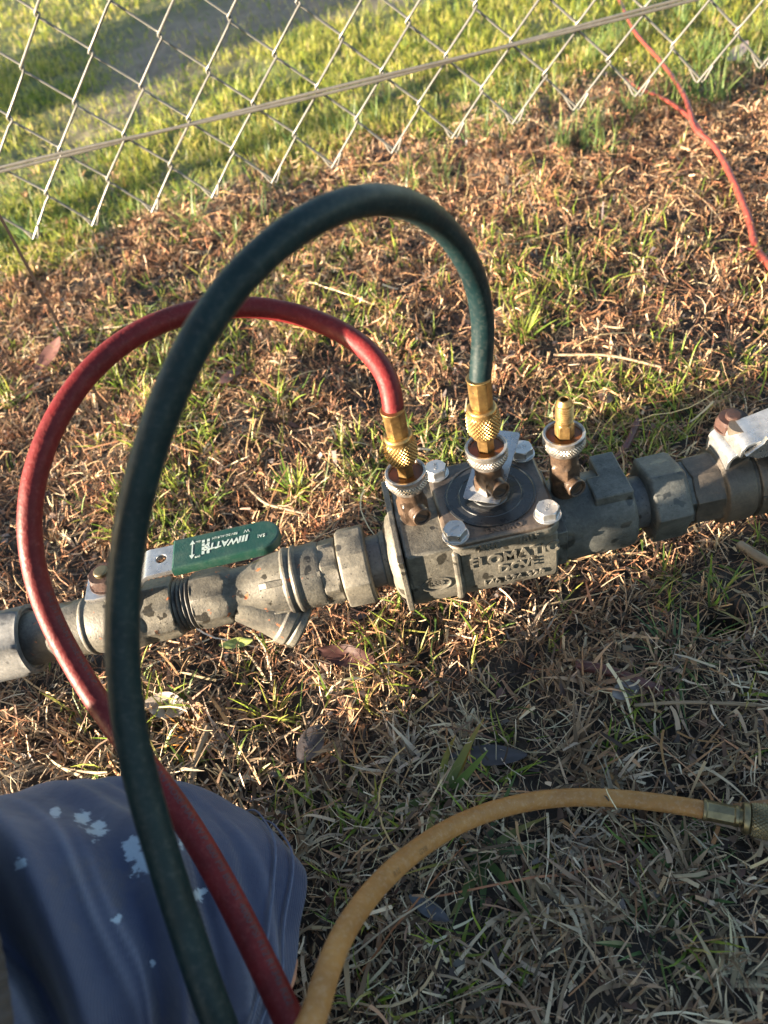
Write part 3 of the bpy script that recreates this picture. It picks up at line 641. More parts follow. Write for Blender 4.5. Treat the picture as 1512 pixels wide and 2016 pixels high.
# cast lettering
fr = lambda x, z, y=.3071: plane_fn((x, y, z), (1, 0, 0), (0, 0, 1))
yb = .341 - .0338
text('lettering', 'FLOMATIC', .0118, .0011, M['castA'], body, fr(.0625, .1155, yb), bold=.0003)
text('lettering', 'DCVE', .0100, .0011, M['castA'], body, fr(.0645, .1050, yb), bold=.0003)
def under(x0):
    def fn(a):
        t = (a[:, 1]) / .0338 - .20; rr = .0338 + a[:, 2]
        return np.stack([x0 + a[:, 0], .341 - rr * np.cos(t), .10 + rr * np.sin(t)], 1)
    return fn
text('lettering', '140 576 328', .0080, .0011, M['castA'], body, under(.061), bold=.0002, sub=True)
text('lettering', 'ASSE', .0066, .0008, M['bonnetside'], bon, fr(.0475, .1302, .3046), bold=.0002)
text('lettering', '1015', .0066, .0008, M['bonnetside'], bon, fr(.0715, .1302, .3046), bold=.0002)
text('lettering', 'ENVIRO', .0062, .0005, M['bonnet'], bon, plane_fn((.0585, .3095, BT), (1, 0, 0), (0, 1, 0)), bold=.0002)
# oval emblem
E_ = 'RSSP'
yo = .341 - .0335
def oval(a, b, n=32): return [(a * math.cos(2 * math.pi * k / n), b * math.sin(2 * math.pi * k / n)) for k in range(n)]
e = plate2d('oval_emblem', oval(.0098, .0058), [oval(.0088, .0048)], .0016, M['castA'], body, .0002)
remap(e, plane_fn((.0122, yo, .1040), (1, 0, 0), (0, .12, 1)))
text('lettering', E_, .0052, .0009, M['castA'], body, plane_fn((.0122, yo, .1040), (1, 0, 0), (0, .12, 1)), bold=.0002)
# outlet side
px_part('pipe_nipple', [(140, 0), (140, 17.2), (163, 17.2), (163, 0)], 'nip')
px_part('union_nut', [(156, 0), (156, 20), (156.4, 26, 'p6'), (158, 28.4, 'p6'), (177, 28.4, 'p6'), (180, 27, 'p6'), (181, 22), (181, 0)], 'castG', bev=.0007, phase=R(16), n=72)
px_part('union_collar', [(180, 0), (180, 21.5, 'p8'), (185, 21.5, 'p8'), (186, 19), (186, 0)], 'castG', bev=.0005)
bv2 = px_part('ball_valve', [(184, 0), (184, 21), (185, 23, 'p8'), (201, 23.4, 'p8'), (202.5, 22.6), (203, 24.6), (204, 25.8), (206, 26), (220, 26), (221.5, 25.4), (222, 23.5), (224, 23.5), (224.6, 25.4), (226, 26), (236, 25.6), (240, 23), (241, 20), (246, 19.6), (262, 19.6), (262, 0)], 'castR', bev=.0004, n=64)
px_part('pipe', [(250, 16.8), (440, 16.8)], 'nip')
tube('elbow', cr([(.42, .341, .10), (.445, .341, .10), (.460, .341, .097), (.467, .341, .083), (.467, .341, .06)], 8), .0215, M['nip'], line, 24)
rev('riser_pipe', [(-.3, .0168), (.085, .0168)], M['nip'], line, 'z', (.467, .341, 0))
def cylfn(x0, Rr, t0):
    def fn(a):
        t = a[:, 1] / Rr + t0; rr = Rr + a[:, 2]
        return np.stack([x0 + a[:, 0], .341 - rr * np.cos(t), .10 + rr * np.sin(t)], 1)
    return fn
text('lettering', 'PN40', .0085, .0009, M['castR'], bv2, cylfn(.2335, .0257, .12), bold=.0002, sub=True)
# left lever
lev = plate2d('lever', [(-.203, -.011), (-.197, -.0125), (-.150, -.011), (-.128, -.0105), (-.128, .0105), (-.150, .011), (-.197, .0125), (-.203, .011)], [circ(-.1515, .001, .0034)], .0026, M['steelm'], bv)
def levfn(a):
    o_ = a.copy(); x = a[:, 0]; o_[:, 1] += .3385 ; o_[:, 2] += .1375 + .0085 * smooth01(-.171, -.160, x); return o_
import bmesh
b = bmesh.new(); b.from_mesh(lev.data)
bmesh.ops.triangulate(b, faces=b.faces)
for xx in np.linspace(-.173, -.158, 9): bmesh.ops.bisect_plane(b, geom=b.verts[:] + b.edges[:] + b.faces[:], plane_co=(xx, 0, 0), plane_no=(1, 0, 0))
b.to_mesh(lev.data); b.free(); remap(lev, levfn); lev.data.set_sharp_from_angle(angle=R(40))
gout = [(-.1435, -.0125), (-.090, -.0122)] + [(-.0875 + .0122 * math.cos(R(t)), .0122 * math.sin(R(t))) for t in range(-85, 90, 10)] + [(-.090, .0122), (-.1435, .0125)]
gr = plate2d('grip', gout, [], .0046, M['grip'], bv, .0014); GZ_ = .1470
remap(gr, lambda a: a + np.array([0, .3385, GZ_ - .0005]))
gt = GZ_ - .0005 + .0023 + .0014 + .00015
up = lambda x, y: plane_fn((x, .3385 + y, gt), (-1, 0, 0), (0, -1, 0))
text('lettering', 'WATTS', .0066, .00012, M['print'], bv, up(-.1114, -.0004), shear=.15, bold=.00022)
text('lettering', 'FBV-3C-AUS-LH', .0024, .00012, M['print'], bv, up(-.1098, .0058))
text('lettering', 'SAI', .0036, .00012, M['print'], bv, up(-.0866, -.0012))
text('lettering', 'W', .0036, .00012, M['print'], bv, up(-.0958, .0058))
text('lettering', 'OFF', .0020, .00012, M['print'], bv, up(-.1268, -.0068))
text('lettering', 'ON', .0020, .00012, M['print'], bv, up(-.1268, .0060))
ar = plate2d('arrow', [(-.0004, -.0045), (.0004, -.0045), (.0004, .0045), (.0017, .0045), (0, .0080), (-.0017, .0045), (-.0004, .0045)], [], .0001, M['print'], bv, 0); remap(ar, lambda a: a + np.array([-.1305, .3385, gt]))
ar = plate2d('arrow', [(0, -.0080), (.0017, -.0045), (-.0017, -.0045)], [], .0001, M['print'], bv, 0); remap(ar, lambda a: a + np.array([-.1305, .3385, gt]))
for dx in (0, .0032):
    for s_ in ((-.006, -.0032), (-.0024, .0002), (.001, .0032), (.004, .0062)):
        q = plate2d('approval_mark', [(-.0009, s_[0]), (.0009, s_[0]), (.0009, s_[1]), (-.0009, s_[1])], [], .0001, M['print'], bv, 0); remap(q, lambda a, dx=dx: a + np.array([-.1235 + dx, .3385, gt]))
for k in range(3):
    q = plate2d('logo_bar', [(-.0008, -.0026), (.0006, -.0026), (.0016, .0026), (.0002, .0026)], [], .0001, M['print'], bv, 0); remap(q, lambda a, k=k: a + np.array([-.1006 + k * .0021, .3382, gt]))
rev('lever_nut', mm([(0, 11), (1, 11), (1, 9.2), (1.2, 10.2, 'p6'), (7, 10.2, 'p6'), (8.5, 8.6), (8.3, 5.2), (8.3, 0)]), M['rust'], bv, 'z', (-.190, .3395, .1385), 48, .0005, phase=R(20))
rev('stem_end', mm([(0, 4.6), (2.6, 4.6), (3.1, 3.8), (3.1, 0)]), M['brassd'], bv, 'z', (-.190, .3395, .1465), 24, .0002)
# right lever: pressed steel saddle with upturned channel
def strip_plate(name, prof, y0, y1, th, mat, parent, nx_=1):
    """bent sheet: prof of (x,z) swept from y0 to y1"""
    P = np.array(prof, float); T = np.gradient(P, axis=0); Nn = np.stack([-T[:, 1], T[:, 0]], 1); Nn /= np.linalg.norm(Nn, axis=1)[:, None]
    a = P + Nn * th / 2; b_ = P - Nn * th / 2; out = [tuple(p) for p in a] + [tuple(p) for p in b_[::-1]]
    return prism(name, out, y0, y1, 'y', mat, parent, .0005)
rev('stem_boss', [(.12, .0088), (.132, .0088), (.132, .007), (.146, .007)], M['castR'], bv2, 'z', (.2165, .343, 0), 24)
lv1 = strip_plate('lever', [(p[0], p[1]) for p in cr([(.1998, .1205, 0), (.2000, .129, 0), (.2018, .1345, 0), (.2065, .1372, 0), (.215, .1378, 0), (.226, .1380, 0), (.236, .139, 0)], 6)], .329, .357, .0024, M['steelm'], bv2)
lv2 = strip_plate('lever_channel', [(p[0], p[1]) for p in cr([(.2045, .1390, 0), (.2058, .1450, 0), (.2095, .1482, 0), (.218, .1490, 0), (.231, .1520, 0), (.250, .1565, 0), (.300, .160, 0), (.335, .161, 0)], 6)], .3245, .3480, .0024, M['steelm'], bv2)
fl = plate2d('lever_flange', [(.2060, .1420), (.2110, .1462), (.2155, .1495), (.2172, .1535), (.2200, .1537), (.2220, .1500), (.228, .1490), (.245, .1520), (.29, .156), (.29, .150), (.245, .1445), (.228, .1395), (.228, .126), (.2245, .126), (.2232, .1375), (.214, .1380)], [circ(.2188, .1508, .0013, 12)], .0022, M['steelm'], bv2, .0003)
remap(fl, lambda a: np.stack([a[:, 0], .3232 + a[:, 2], a[:, 1]], 1))
fs = plate2d('lock_bracket', [(.2285, .124), (.2445, .128), (.2445, .144), (.2285, .142)], [[(.2315, .1285), (.2385, .1300), (.2385, .1400), (.2315, .1385)]], .002, M['steelm'], bv2, .0003)
remap(fs, lambda a: np.stack([a[:, 0], .3215 + a[:, 2], a[:, 1]], 1))
for q_ in (lv1, lv2, fl, fs): remap(q_, lambda a: a + np.array([.0055, .001, -.0035]))
g2 = tube('grip', cr([(.2415, .316, .1400), (.252, .316, .1435), (.27, .317, .1480), (.34, .32, .154)], 6), .0065, M['grip'], bv2, 16)
rev('lever_nut', mm([(0, 10.4), (1, 10.4), (1.2, 10.2, 'p6'), (6.5, 10.2, 'p6'), (8, 8.6), (8, 0)]), M['rust'], bv2, 'z', (.2165, .3525, .1370), 48, .0005, phase=R(9))
rev('stem_end', mm([(0, 4.8), (2.6, 4.8), (3.1, 4), (3.1, 0)]), M['rust'], bv2, 'z', (.2165, .3525, .1445), 24, .0002)

# ------------------------------------------------------------------ test cocks and charging hoses
def knurl(name, zc, mat, parent, org, rad, h, nd=34, rows=7, axis='z', depth=.0010):
    n = nd * 4; m_ = rows * 4; V = []
    for i in range(m_ + 1):
        t = i / m_
        for k in range(n):
            u = k / n * nd; v = t * rows
            tri = lambda s: abs((s % 1) * 2 - 1)
            q = min(tri(u + v / 1.), tri(u - v / 1.)) * 2 - .4
            e = min(1, min(t, 1 - t) * m_ * .5)
            r = rad - depth + depth * max(-.1, min(1, q)) * e - (.0006 * (1 - e))
            r -= .0016 * (2 * t - 1) ** 4
            a = 2 * math.pi * k / n; V.append((org[0] + r * math.cos(a), org[1] + r * math.sin(a), org[2] + zc - h / 2 + h * t))
    F = [(i * n + k, i * n + (k + 1) % n, (i + 1) * n + (k + 1) % n, (i + 1) * n + k) for i in range(m_) for k in range(n)]
    F += [tuple(reversed(range(n))), tuple(range(m_ * n, (m_ + 1) * n))]
    return mk(name, V, F, mat, parent, True, 25)
def cock(x, y, z0, zr, screw_dir, sub):
    """test cock from the casting at z0 up to its cup rim at zr"""
    o = rev('test_cock', [(z0, .0085), (z0 + .004, .0088), (z0 + .006, .0098, 'p6'), (zr - .0235, .0098, 'p6'), (zr - .022, .0085), (zr - .020, .0082), (zr - .0145, .0088), (zr - .0135, .0096), (zr - .0125, .0096)], M['brown'], line, 'z', (x, y, 0), 48, .0004, phase=R(20 + sub * 17), wob=.012)
    rev('cup', [(zr - .0132, .0088), (zr - .0125, .0103), (zr - .011, .0112), (zr - .0022, .0124), (zr - .0004, .0126), (zr, .0121), (zr - .0003, .0108), (zr - .0035, .0103), (zr - .009, .009), (zr - .0095, .004)], M['chrome'], o, 'z', (x, y, 0), 64, 0, sharp=50)
    knurl('cup_knurl', zr - .0062, M['chrome'], o, (x, y, 0), .01295, .0072, 44, 3, depth=.0006)
    rev('cup_lining', [(zr - .0092, .0087), (zr - .0032, .0101)], M['cup'], o, 'z', (x, y, 0), 40, 0)
    rev('water', [(zr - .0089, .0084), (zr - .0024, .01015), (zr - .0021, .01045), (zr - .0022, .0)], M['water'], o, 'z', (x, y, 0), 40, 0, sharp=80)
    d = Vector(screw_dir).normalized(); zs = z0 + (.0125 if sub != 2 else .0115)
    sc = rev('plug_screw', mm([(0, 6.0), (9, 6.1), (11, 5.7), (12, 6.1), (13.6, 6.2), (14.2, 5.6), (13.8, 4.8), (12.4, 4.6), (12.4, 0)]), M['brown'], o, 'z', (0, 0, 0), 32, .0003)
    place_axis(sc, (x, y, zs), Vector((x, y, zs)) + d)
    s2 = prism('screw_slot', [(-.0044, -.0010), (.0044, -.0010), (.0044, .0010), (-.0044, .0010)], .0120, .01265, 'z', M['slot'], o, 0)
    place_axis(s2, (x, y, zs), Vector((x, y, zs)) + d)
    s2.rotation_quaternion = s2.rotation_quaternion @ Matrix.Rotation(R(35 if sub == 2 else -40), 4, 'Z').to_quaternion()
    return o
Y0 = .341
c1 = cock(.0083, Y0, .131, .1725, (.3, -.95, .04), 0)
c2 = cock(.0578, Y0, .1385, .1780, (.3, -.95, .02), 1)
c3 = cock(.1048, Y0, .126, .1745, (.3, -.95, .06), 2)
# bare brass stub with flare on the third cock
z = .1745
rev('flare_stub', [(z - .006, .0058, 'p6'), (z + .0068, .0058, 'p6'), (z + .0074, .0048), (z + .0086, .0048)] + [q for k in range(7) for q in ((z + .0090 + k * .0016, .0047), (z + .0098 + k * .0016, .0055))] + [(z + .0204, .0046), (z + .0215, .0049), (z + .0245, .0034), (z + .0246, .0024), (z + .020, .0022)], M['brass'], c3, 'z', (.1052, Y0, 0), 48, .0002, phase=R(14))
def cpt(px, py, d):
    M3 = np.array(cam.rotation_euler.to_matrix()); v = M3 @ np.array([(px - 756) / FPX, -(py - 1008) / FPX, -1.]); v /= np.linalg.norm(v)
    return CAM + d * v
def resample(P, step):
    P = np.array(P); s = np.concatenate([[0], np.cumsum(np.linalg.norm(np.diff(P, axis=0), axis=1))]); n = int(s[-1] / step) + 1
    t = np.linspace(0, s[-1], n); return np.stack([np.interp(t, s, P[:, k]) for k in range(3)], 1), t
def smooth_path(P, it=30):
    P = P.copy()
    for _ in range(it): P[3:-3] = P[3:-3] * .5 + (P[2:-4] + P[4:-2]) * .25
    return P
def hose_print(parent, P, s, rad, txt, s0, size, phi0, mat, flip=False, bold=0):
    T = np.gradient(P, axis=0); T /= np.linalg.norm(T, axis=1)[:, None]
    def fn(a):
        u = s0 + (-a[:, 0] if flip else a[:, 0]); v = -a[:, 1] if flip else a[:, 1]
        c = np.stack([np.interp(u, s, P[:, k]) for k in range(3)], 1); t = np.stack([np.interp(u, s, T[:, k]) for k in range(3)], 1)
        t /= np.linalg.norm(t, axis=1)[:, None]
        d = TOP - c; d = d - t * (d * t).sum(1)[:, None]; d /= np.linalg.norm(d, axis=1)[:, None]
        b_ = np.cross(d, t); ph = phi0 + v / rad; rr = rad + .00012
        return c + rr * (np.cos(ph)[:, None] * d + np.sin(ph)[:, None] * b_)
    return text('lettering', txt, size, 0, mat, parent, fn, align='LEFT', sub=True, bold=bold)
TOP = np.array([0., 0., .48])    # prints face up and outwards from the kneeling side
OD = .0061
def hose(name, label, x, zr, z_start, pts, mat, stub_h=.009):
    t = thing(name, label, 'hose')
    zk = zr + stub_h
    rev('brass_stub', [(zr - .006, .0052, 'p6'), (zk + .004, .0052, 'p6')], M['brass'], t, 'z', (x, Y0, 0), 36, .0003)
    knurl('knurled_nut', zk + .0085, M['brass'], t, (x, Y0, 0), .0100, .0165, 28, 6)
    rev('nut_shoulder', [(zk - .002, .0070), (zk + .0005, .0078), (zk + .0162, .0085), (zk + .0185, .0086), (zk + .0195, .0076), (zk + .0195, .0060)], M['brass'], t, 'z', (x, Y0, 0), 48, .0003)
    rev('ferrule', [(zk + .018, .0056), (zk + .0195, .0058), (zk + .0205, .0066, 'p8'), (z_start - .0022, .0069, 'p8'), (z_start - .0012, .0069), (z_start - .0005, .0072), (z_start, .0070), (z_start - .0002, .0060)], M['brass'], t, 'z', (x, Y0, 0), 48, .0002)
    P = np.vstack([[(x, Y0, z_start - .012), (x, Y0, z_start + .001)], pts])
    P = cr(P, 14); P, s = resample(P, .0025); P = smooth_path(P, 60); P, s = resample(P, .0025)
    tube('hose_tube', P, OD, mat, t, 22)
    return t, P, s
G = [(952, 690, .424), (953, 640, .418), (944, 575, .405), (920, 510, .385), (885, 458, .365), (835, 415, .345), (775, 392, .325), (705, 393, .307), (635, 416, .293), (565, 458, .284), (500, 513, .277), (440, 580, .272), (385, 665, .270), (340, 755, .270), (305, 850, .272), (273, 955, .276), (250, 1070, .282), (240, 1190, .287), (240, 1310, .292), (255, 1440, .298), (286, 1570, .305), (322, 1690, .312), (360, 1810, .320), (400, 1930, .328), (430, 2030, .336), (462, 2150, .35)]
GP = [cpt(*g) for g in G] + [(-.16, -.02, .12), (-.17, -.10, .04), (-.12, -.22, .012), (.05, -.38, .010), (.3, -.45, .010)]
tg, Pg, sg = hose('green_hose', 'thick dark green rubber hose arching over the centre test point', .0578, .1780, .2275, GP, M['hgreen'], .0100)
Rr = [(779, 775, .427), (768, 742, .43), (742, 704, .438), (700, 668, .448), (645, 638, .456), (580, 615, .460), (510, 604, .460), (435, 603, .457), (360, 616, .452), (290, 643, .446), (225, 683, .440), (170, 735, .435), (124, 797, .430), (88, 868, .427), (64, 945, .426), (55, 1025, .427), (62, 1105, .429), (84, 1185, .431), (120, 1262, .432), (163, 1336, .430), (207, 1405, .425), (252, 1465, .415), (305, 1530, .402), (362, 1610, .394), (414, 1695, .388), (462, 1785, .382), (505, 1872, .376), (545, 1955, .370), (580, 2035, .364), (620, 2140, .36)]
RP = [cpt(*g) for g in Rr] + [(-.10, .0, .10), (-.11, -.10, .035), (-.08, -.2, .012), (.0, -.34, .012), (.25, -.5, .012)]
tr_, Pr, sr = hose('red_hose', 'red rubber hose looping left from the first test point and over the knee', .0083, .1725, .2196, RP, M['hred'], .0095)
MSG = 'BERAN HOSE MAX W.P. 800 PSI BURST 4000 PSI R12 R134a R22'
iS = int(np.argmin(np.linalg.norm(Pr - cpt(298, 1522, .404), axis=1)))
hose_print(tr_, Pr, sr, OD, MSG, sr[iS] - .004, .0046, R(28), M['ink'])
iS2 = int(np.argmin(np.linalg.norm(Pr - cpt(78, 1165, .431), axis=1)))
hose_print(tr_, Pr, sr, OD, 'SAE J51 BERAN HOSE MAX W.P.', sr[iS2], .0040, R(35), M['ink'])
# yellow hose on the ground with its loose brass end
yl = thing('yellow_hose', 'ochre yellow hose rising from the ground with a loose knurled brass end', 'hose')
A0 = np.array([.1335, .1715, .0165]); A1 = np.array([.164, .157, .0165])
dr = (A1 - A0); dr[2] = 0; dr /= np.linalg.norm(dr)
Yp = [tuple(A0)] + [cpt(*g) for g in ((1300, 1580, .513), (1200, 1570, .506), (1100, 1570, .496), (1000, 1586, .478), (900, 1622, .455), (815, 1676, .428), (745, 1740, .402), (690, 1810, .380), (650, 1890, .360), (624, 1970, .345), (608, 2050, .335))] + [(-.115, .02, .20), (-.16, -.12, .13), (-.12, -.25, .02), (.1, -.4, .012)]
P = cr([tuple(A0 + dr * .012)] + Yp, 12); P, s = resample(P, .0025); P = smooth_path(P, 60); P, s = resample(P, .0025)
tube('hose_tube', P, .0052, M['hyel'], yl, 22)
for txt, (a, b_, c_) in (('R12', (772, 1712, .41)), ('GYB', (812, 1676, .43))):
    k = int(np.argmin(np.linalg.norm(P - cpt(a, b_, c_), axis=1)))
    hose_print(yl, P, s, .0052, txt, s[k] + .0045, .0038, R(-25 if False else 25), M['inky'], flip=True)
def along(o): place_axis(o, A0, A0 + dr); return o
along(rev('ferrule', mm([(-1, 5.2), (-1, 6.3), (.6, 6.5), (1, 5.9), (1.5, 5.9, 'p8'), (15.5, 5.7, 'p8'), (16, 6.1), (18, 6.1), (18, 4.8), (20, 4.8), (20, 8.4), (21.5, 8.8), (23, 8.8), (23.5, 8)]), M['brassd'], yl, 'z', (0, 0, 0), 48, .0002))
along(knurl('knurled_nut', .034, M['brassd'], yl, (0, 0, 0), .0098, .022, 28, 8))
# metal tag hung on the centre cock
tagp = plate2d('metal_tag', rrect(-.012, .012, -.004, .046, .002, 3), [circ(0, .010, .0085)], .0007, M['steelm'], None, .0001)
tagp.location = (.0515, .3350, .1436); tagp.rotation_euler = (R(21), R(-4), R(-34))
tag(tagp, 'bare metal identity tag hung round the centre test point', 'tag')

# ------------------------------------------------------------------ kneeling person
person = thing('person', 'kneeling person in paint spattered navy shorts and brown jumper', 'person')
def skin_body(name, nodes, edges, mat, parent, sub=2):
    me = bpy.data.meshes.new(name); keys = list(nodes); idx = {k: i for i, k in enumerate(keys)}
    me.from_pydata([nodes[k][:3] for k in keys], [(idx[a], idx[b]) for a, b in edges], []); me.update()
    o = bpy.data.objects.new(name, me); C.objects.link(o)
    m_ = o.modifiers.new('skin', 'SKIN'); m_.use_smooth_shade = True
    sv = me.skin_vertices[0].data if me.skin_vertices else None
    if sv is None:
        bm_ = bmesh.new(); bm_.from_mesh(me); bm_.verts.layers.skin.verify(); bm_.to_mesh(me); bm_.free(); sv = me.skin_vertices[0].data
    for k in keys: r = nodes[k][3]; sv[idx[k]].radius = (r, r); sv[idx[k]].use_root = (k == keys[0])
    s_ = o.modifiers.new('sub', 'SUBSURF'); s_.levels = s_.render_levels = sub
    me2 = bpy.data.meshes.new_from_object(o.evaluated_get(bpy.context.evaluated_depsgraph_get()))
    bpy.data.objects.remove(o); me2.materials.clear()
    return fin(name, me2, mat, parent, True, 0)
KN = np.array([-.175, .137, .062]); HL = np.array([-.52, -.01, .225])
nodes = dict(pelvis=(-.56, -.06, .27, .11), belly=(-.51, -.08, .42, .11), chest=(-.50, -.10, .60, .12), neck=(-.46, -.10, .78, .055), chin=(-.43, -.10, .85, .062), head=(-.42, -.10, .92, .088), crown=(-.425, -.10, .99, .06),
    hl=(*HL, .07), kl=(*KN, .058), sl=(-.121, .124, .050, .060), sm=(-.26, .11, .045, .046), al=(-.50, .07, .05, .038), fl=(-.58, .06, .035, .03),
    hr=(-.52, -.12, .235, .085), kr=(-.20, -.035, .075, .062), sr=(-.26, -.07, .055, .048), ar=(-.51, -.17, .05, .038), fr=(-.59, -.17, .035, .03),
    shl=(-.49, .04, .70, .055), ell=(-.62, .05, .46, .04), wrl=(-.56, .03, .30, .03), hal=(-.53, .03, .27, .03),
    shr=(-.48, -.23, .69, .06), elr=(-.34, -.30, .50, .042), wrr=(-.16, -.22, .50, .03), har=(-.12, -.20, .50, .03))
edges = [('pelvis', 'belly'), ('belly', 'chest'), ('chest', 'neck'), ('neck', 'chin'), ('chin', 'head'), ('head', 'crown'), ('pelvis', 'hl'), ('hl', 'kl'), ('kl', 'sl'), ('sl', 'sm'), ('sm', 'al'), ('al', 'fl'), ('pelvis', 'hr'), ('hr', 'kr'), ('kr', 'sr'), ('sr', 'ar'), ('ar', 'fr'), ('chest', 'shl'), ('shl', 'ell'), ('ell', 'wrl'), ('wrl', 'hal'), ('chest', 'shr'), ('shr', 'elr'), ('elr', 'wrr'), ('wrr', 'har')]
skin_body('body', nodes, edges, M['skin'], person)
def loft(name, rings, mat, parent, fold=None, n=96, m_=120, thick=.002):
    """cloth tube: rings of (centre, radius); fold(t, th) adds to the radius"""
    cs = cr([r[0] for r in rings], 24); rs = cr([(r[1], r[2], 0) for r in rings], 24)
    idx = np.linspace(0, len(cs) - 1, m_); ii = np.arange(len(cs))
    cs = np.stack([np.interp(idx, ii, cs[:, k]) for k in range(3)], 1); rs = np.stack([np.interp(idx, ii, rs[:, k]) for k in range(2)], 1)
    T = np.gradient(cs, axis=0); T /= np.linalg.norm(T, axis=1)[:, None]; th = np.linspace(0, 2 * np.pi, n, endpoint=False); V = []
    for i in range(m_):
        u = np.cross(T[i], (0, 0, 1)); u /= np.linalg.norm(u); v = np.cross(u, T[i])
        f = fold(i / (m_ - 1), th) if fold else 0
        V.append(cs[i] + ((rs[i, 0] + f) * np.cos(th))[:, None] * u + ((rs[i, 1] + f) * np.sin(th))[:, None] * v)
    V = np.concatenate(V); k = np.arange(n); F = np.concatenate([np.stack([i * n + k, i * n + (k + 1) % n, (i + 1) * n + (k + 1) % n, (i + 1) * n + k], 1) for i in range(m_ - 1)])
    o = mk_np(name, V, F, mat, None, parent)
    sd = o.modifiers.new('cloth_thickness', 'SOLIDIFY'); sd.thickness = thick; sd.offset = 1
    return o, V.reshape(m_, n, 3)
WEAR_LIGHT = []  # ridge mask per ring, for crease wear and painted relief light
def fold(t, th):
    f = np.zeros_like(th); wear_light = np.zeros_like(th)
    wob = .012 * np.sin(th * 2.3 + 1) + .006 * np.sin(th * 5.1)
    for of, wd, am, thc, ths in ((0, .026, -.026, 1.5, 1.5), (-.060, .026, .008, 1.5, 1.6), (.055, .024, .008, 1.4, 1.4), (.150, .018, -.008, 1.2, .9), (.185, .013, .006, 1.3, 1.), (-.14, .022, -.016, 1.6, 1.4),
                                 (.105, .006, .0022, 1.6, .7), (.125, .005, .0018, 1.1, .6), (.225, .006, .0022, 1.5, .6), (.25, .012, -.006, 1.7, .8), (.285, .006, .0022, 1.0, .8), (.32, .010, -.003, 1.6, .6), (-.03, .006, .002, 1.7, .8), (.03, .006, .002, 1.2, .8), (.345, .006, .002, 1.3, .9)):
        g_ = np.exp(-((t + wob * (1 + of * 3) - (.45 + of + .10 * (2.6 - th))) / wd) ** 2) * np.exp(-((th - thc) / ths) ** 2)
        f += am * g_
        if am > 0: wear_light += g_ * (1.1 if wd < .008 else .35)
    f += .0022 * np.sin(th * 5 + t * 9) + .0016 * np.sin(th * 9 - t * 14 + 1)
    WEAR_LIGHT.append(wear_light.clip(0, 1)); return f
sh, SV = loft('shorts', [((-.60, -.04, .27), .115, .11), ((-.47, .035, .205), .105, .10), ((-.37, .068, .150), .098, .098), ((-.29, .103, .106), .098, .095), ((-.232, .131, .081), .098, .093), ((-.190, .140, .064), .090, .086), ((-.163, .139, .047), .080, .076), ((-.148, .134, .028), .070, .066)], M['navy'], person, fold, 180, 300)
mth, nth = SV.shape[:2]
zone = np.zeros((mth, nth))
for px, py, d_, r_ in ((165, 1612, .42, .008), (192, 1632, .42, .009), (262, 1665, .41, .010), (285, 1700, .41, .012), (232, 1806, .40, .0045), (392, 1762, .42, .006), (372, 1650, .44, .009), (110, 1600, .43, .005), (300, 1900, .4, .003), (40, 1700, .4, .005)):
    q = cpt(px, py, d_); v_ = (q - CAM) / np.linalg.norm(q - CAM); rel = SV - CAM; al = rel @ v_
    dd = np.linalg.norm(rel - al[..., None] * v_, axis=-1); zone = np.maximum(zone, np.exp(-(dd / (r_ * .8)) ** 2) * (SV[..., 2] > .06))
cw = np.stack([np.array(WEAR_LIGHT).reshape(mth, nth), zone, zone * 0, zone * 0 + 1], -1)
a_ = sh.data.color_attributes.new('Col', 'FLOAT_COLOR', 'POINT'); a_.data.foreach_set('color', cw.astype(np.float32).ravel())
for row in (mth - 34, mth - 27):
    pts = []
    for k in range(0, nth // 2 + 8):
        pts.append(SV[row, k] * 1.0)
    ctr = SV[row].mean(0); pts = [p + (p - ctr) / np.linalg.norm(p - ctr) * .0026 for p in pts]
    tube('hem_stitching', pts, .0006, M['thread'], sh, 5)
loft('shorts_leg', [((-.58, -.12, .27), .115, .11), ((-.38, -.08, .18), .105, .1), ((-.22, -.035, .09), .095, .09)], M['navy'], person, None, 48, 40)
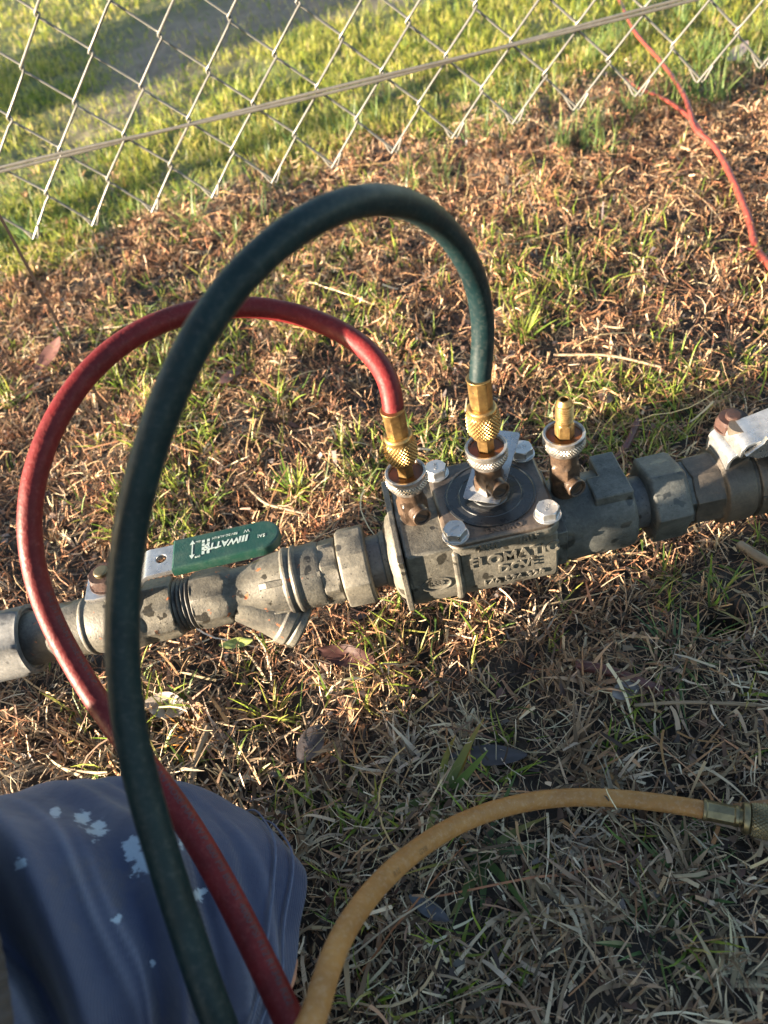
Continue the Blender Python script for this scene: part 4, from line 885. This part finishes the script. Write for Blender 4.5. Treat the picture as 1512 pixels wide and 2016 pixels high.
def ribs(t, th): return .0009 * np.sin(th * 110) * (t < .045) + (.004 * (t > .045)) + .003 * np.sin(th * 4 + t * 20)
jm, JV = loft('jumper', [((-.232, .102, .122), .095, .113), ((-.30, .068, .172), .105, .124), ((-.37, .01, .255), .13, .14), ((-.44, -.06, .37), .155, .15), ((-.48, -.095, .48), .162, .15), ((-.50, -.11, .62), .175, .14), ((-.51, -.115, .74), .12, .10), ((-.513, -.117, .78), .07, .065)], M['knit'], person, ribs, 660, 110, .003)
loft('sleeve', [((-.49, .03, .69), .07, .07), ((-.575, .05, .54), .06, .06), ((-.62, .05, .45), .054, .054), ((-.58, .03, .33), .042, .042)], M['knit'], person, None, 40, 40, .003)
loft('sleeve', [((-.47, -.24, .68), .075, .075), ((-.39, -.30, .56), .062, .062), ((-.33, -.29, .50), .056, .056), ((-.2, -.235, .50), .042, .042)], M['knit'], person, None, 40, 40, .003)

# ------------------------------------------------------------------ unseen shrub added beyond the fence, crown shaped to shade a lawn band
shrub = thing('shade_caster_shrub', 'unseen leaning shrub added to cast shade across the lawn', 'shrub')
tube('trunk', cr([(-2.6, 1.3, 0), (-2.7, 1.34, .2), (-2.84, 1.44, .40), (-3.1, 1.72, .58), (-3.46, 2.08, .80)], 8), np.linspace(.05, .015, 33), M['twig'], shrub)
n = 5200; t = rng.uniform(0, 1, n); ax_ = np.array([-2.60, 1.34, .385]) + t[:, None] * np.array([-.68, .66, .42])
dv = rng.normal(0, 1, (n, 3)); dv /= np.linalg.norm(dv, axis=1)[:, None]; Pn = ax_ + dv * (rng.uniform(0, 1, n) ** .4 * (1 + .25 * np.sin(t * 9)))[:, None] * np.array([.12, .17, .105])
v, f, c_ = strips(Pn, rng.uniform(0, 6.283, n), rng.uniform(.04, .08, n), rng.uniform(.018, .032, n), rng.normal(0, .7, n), rng.normal(-.3, .4, n), rng.normal(0, .4, n), 2, pal(n, GREEN, [3, 2, 3, 1, .3]) * .7, taper=.9)
o = mk_np('crown', v, f, M['grass'], c_, shrub)
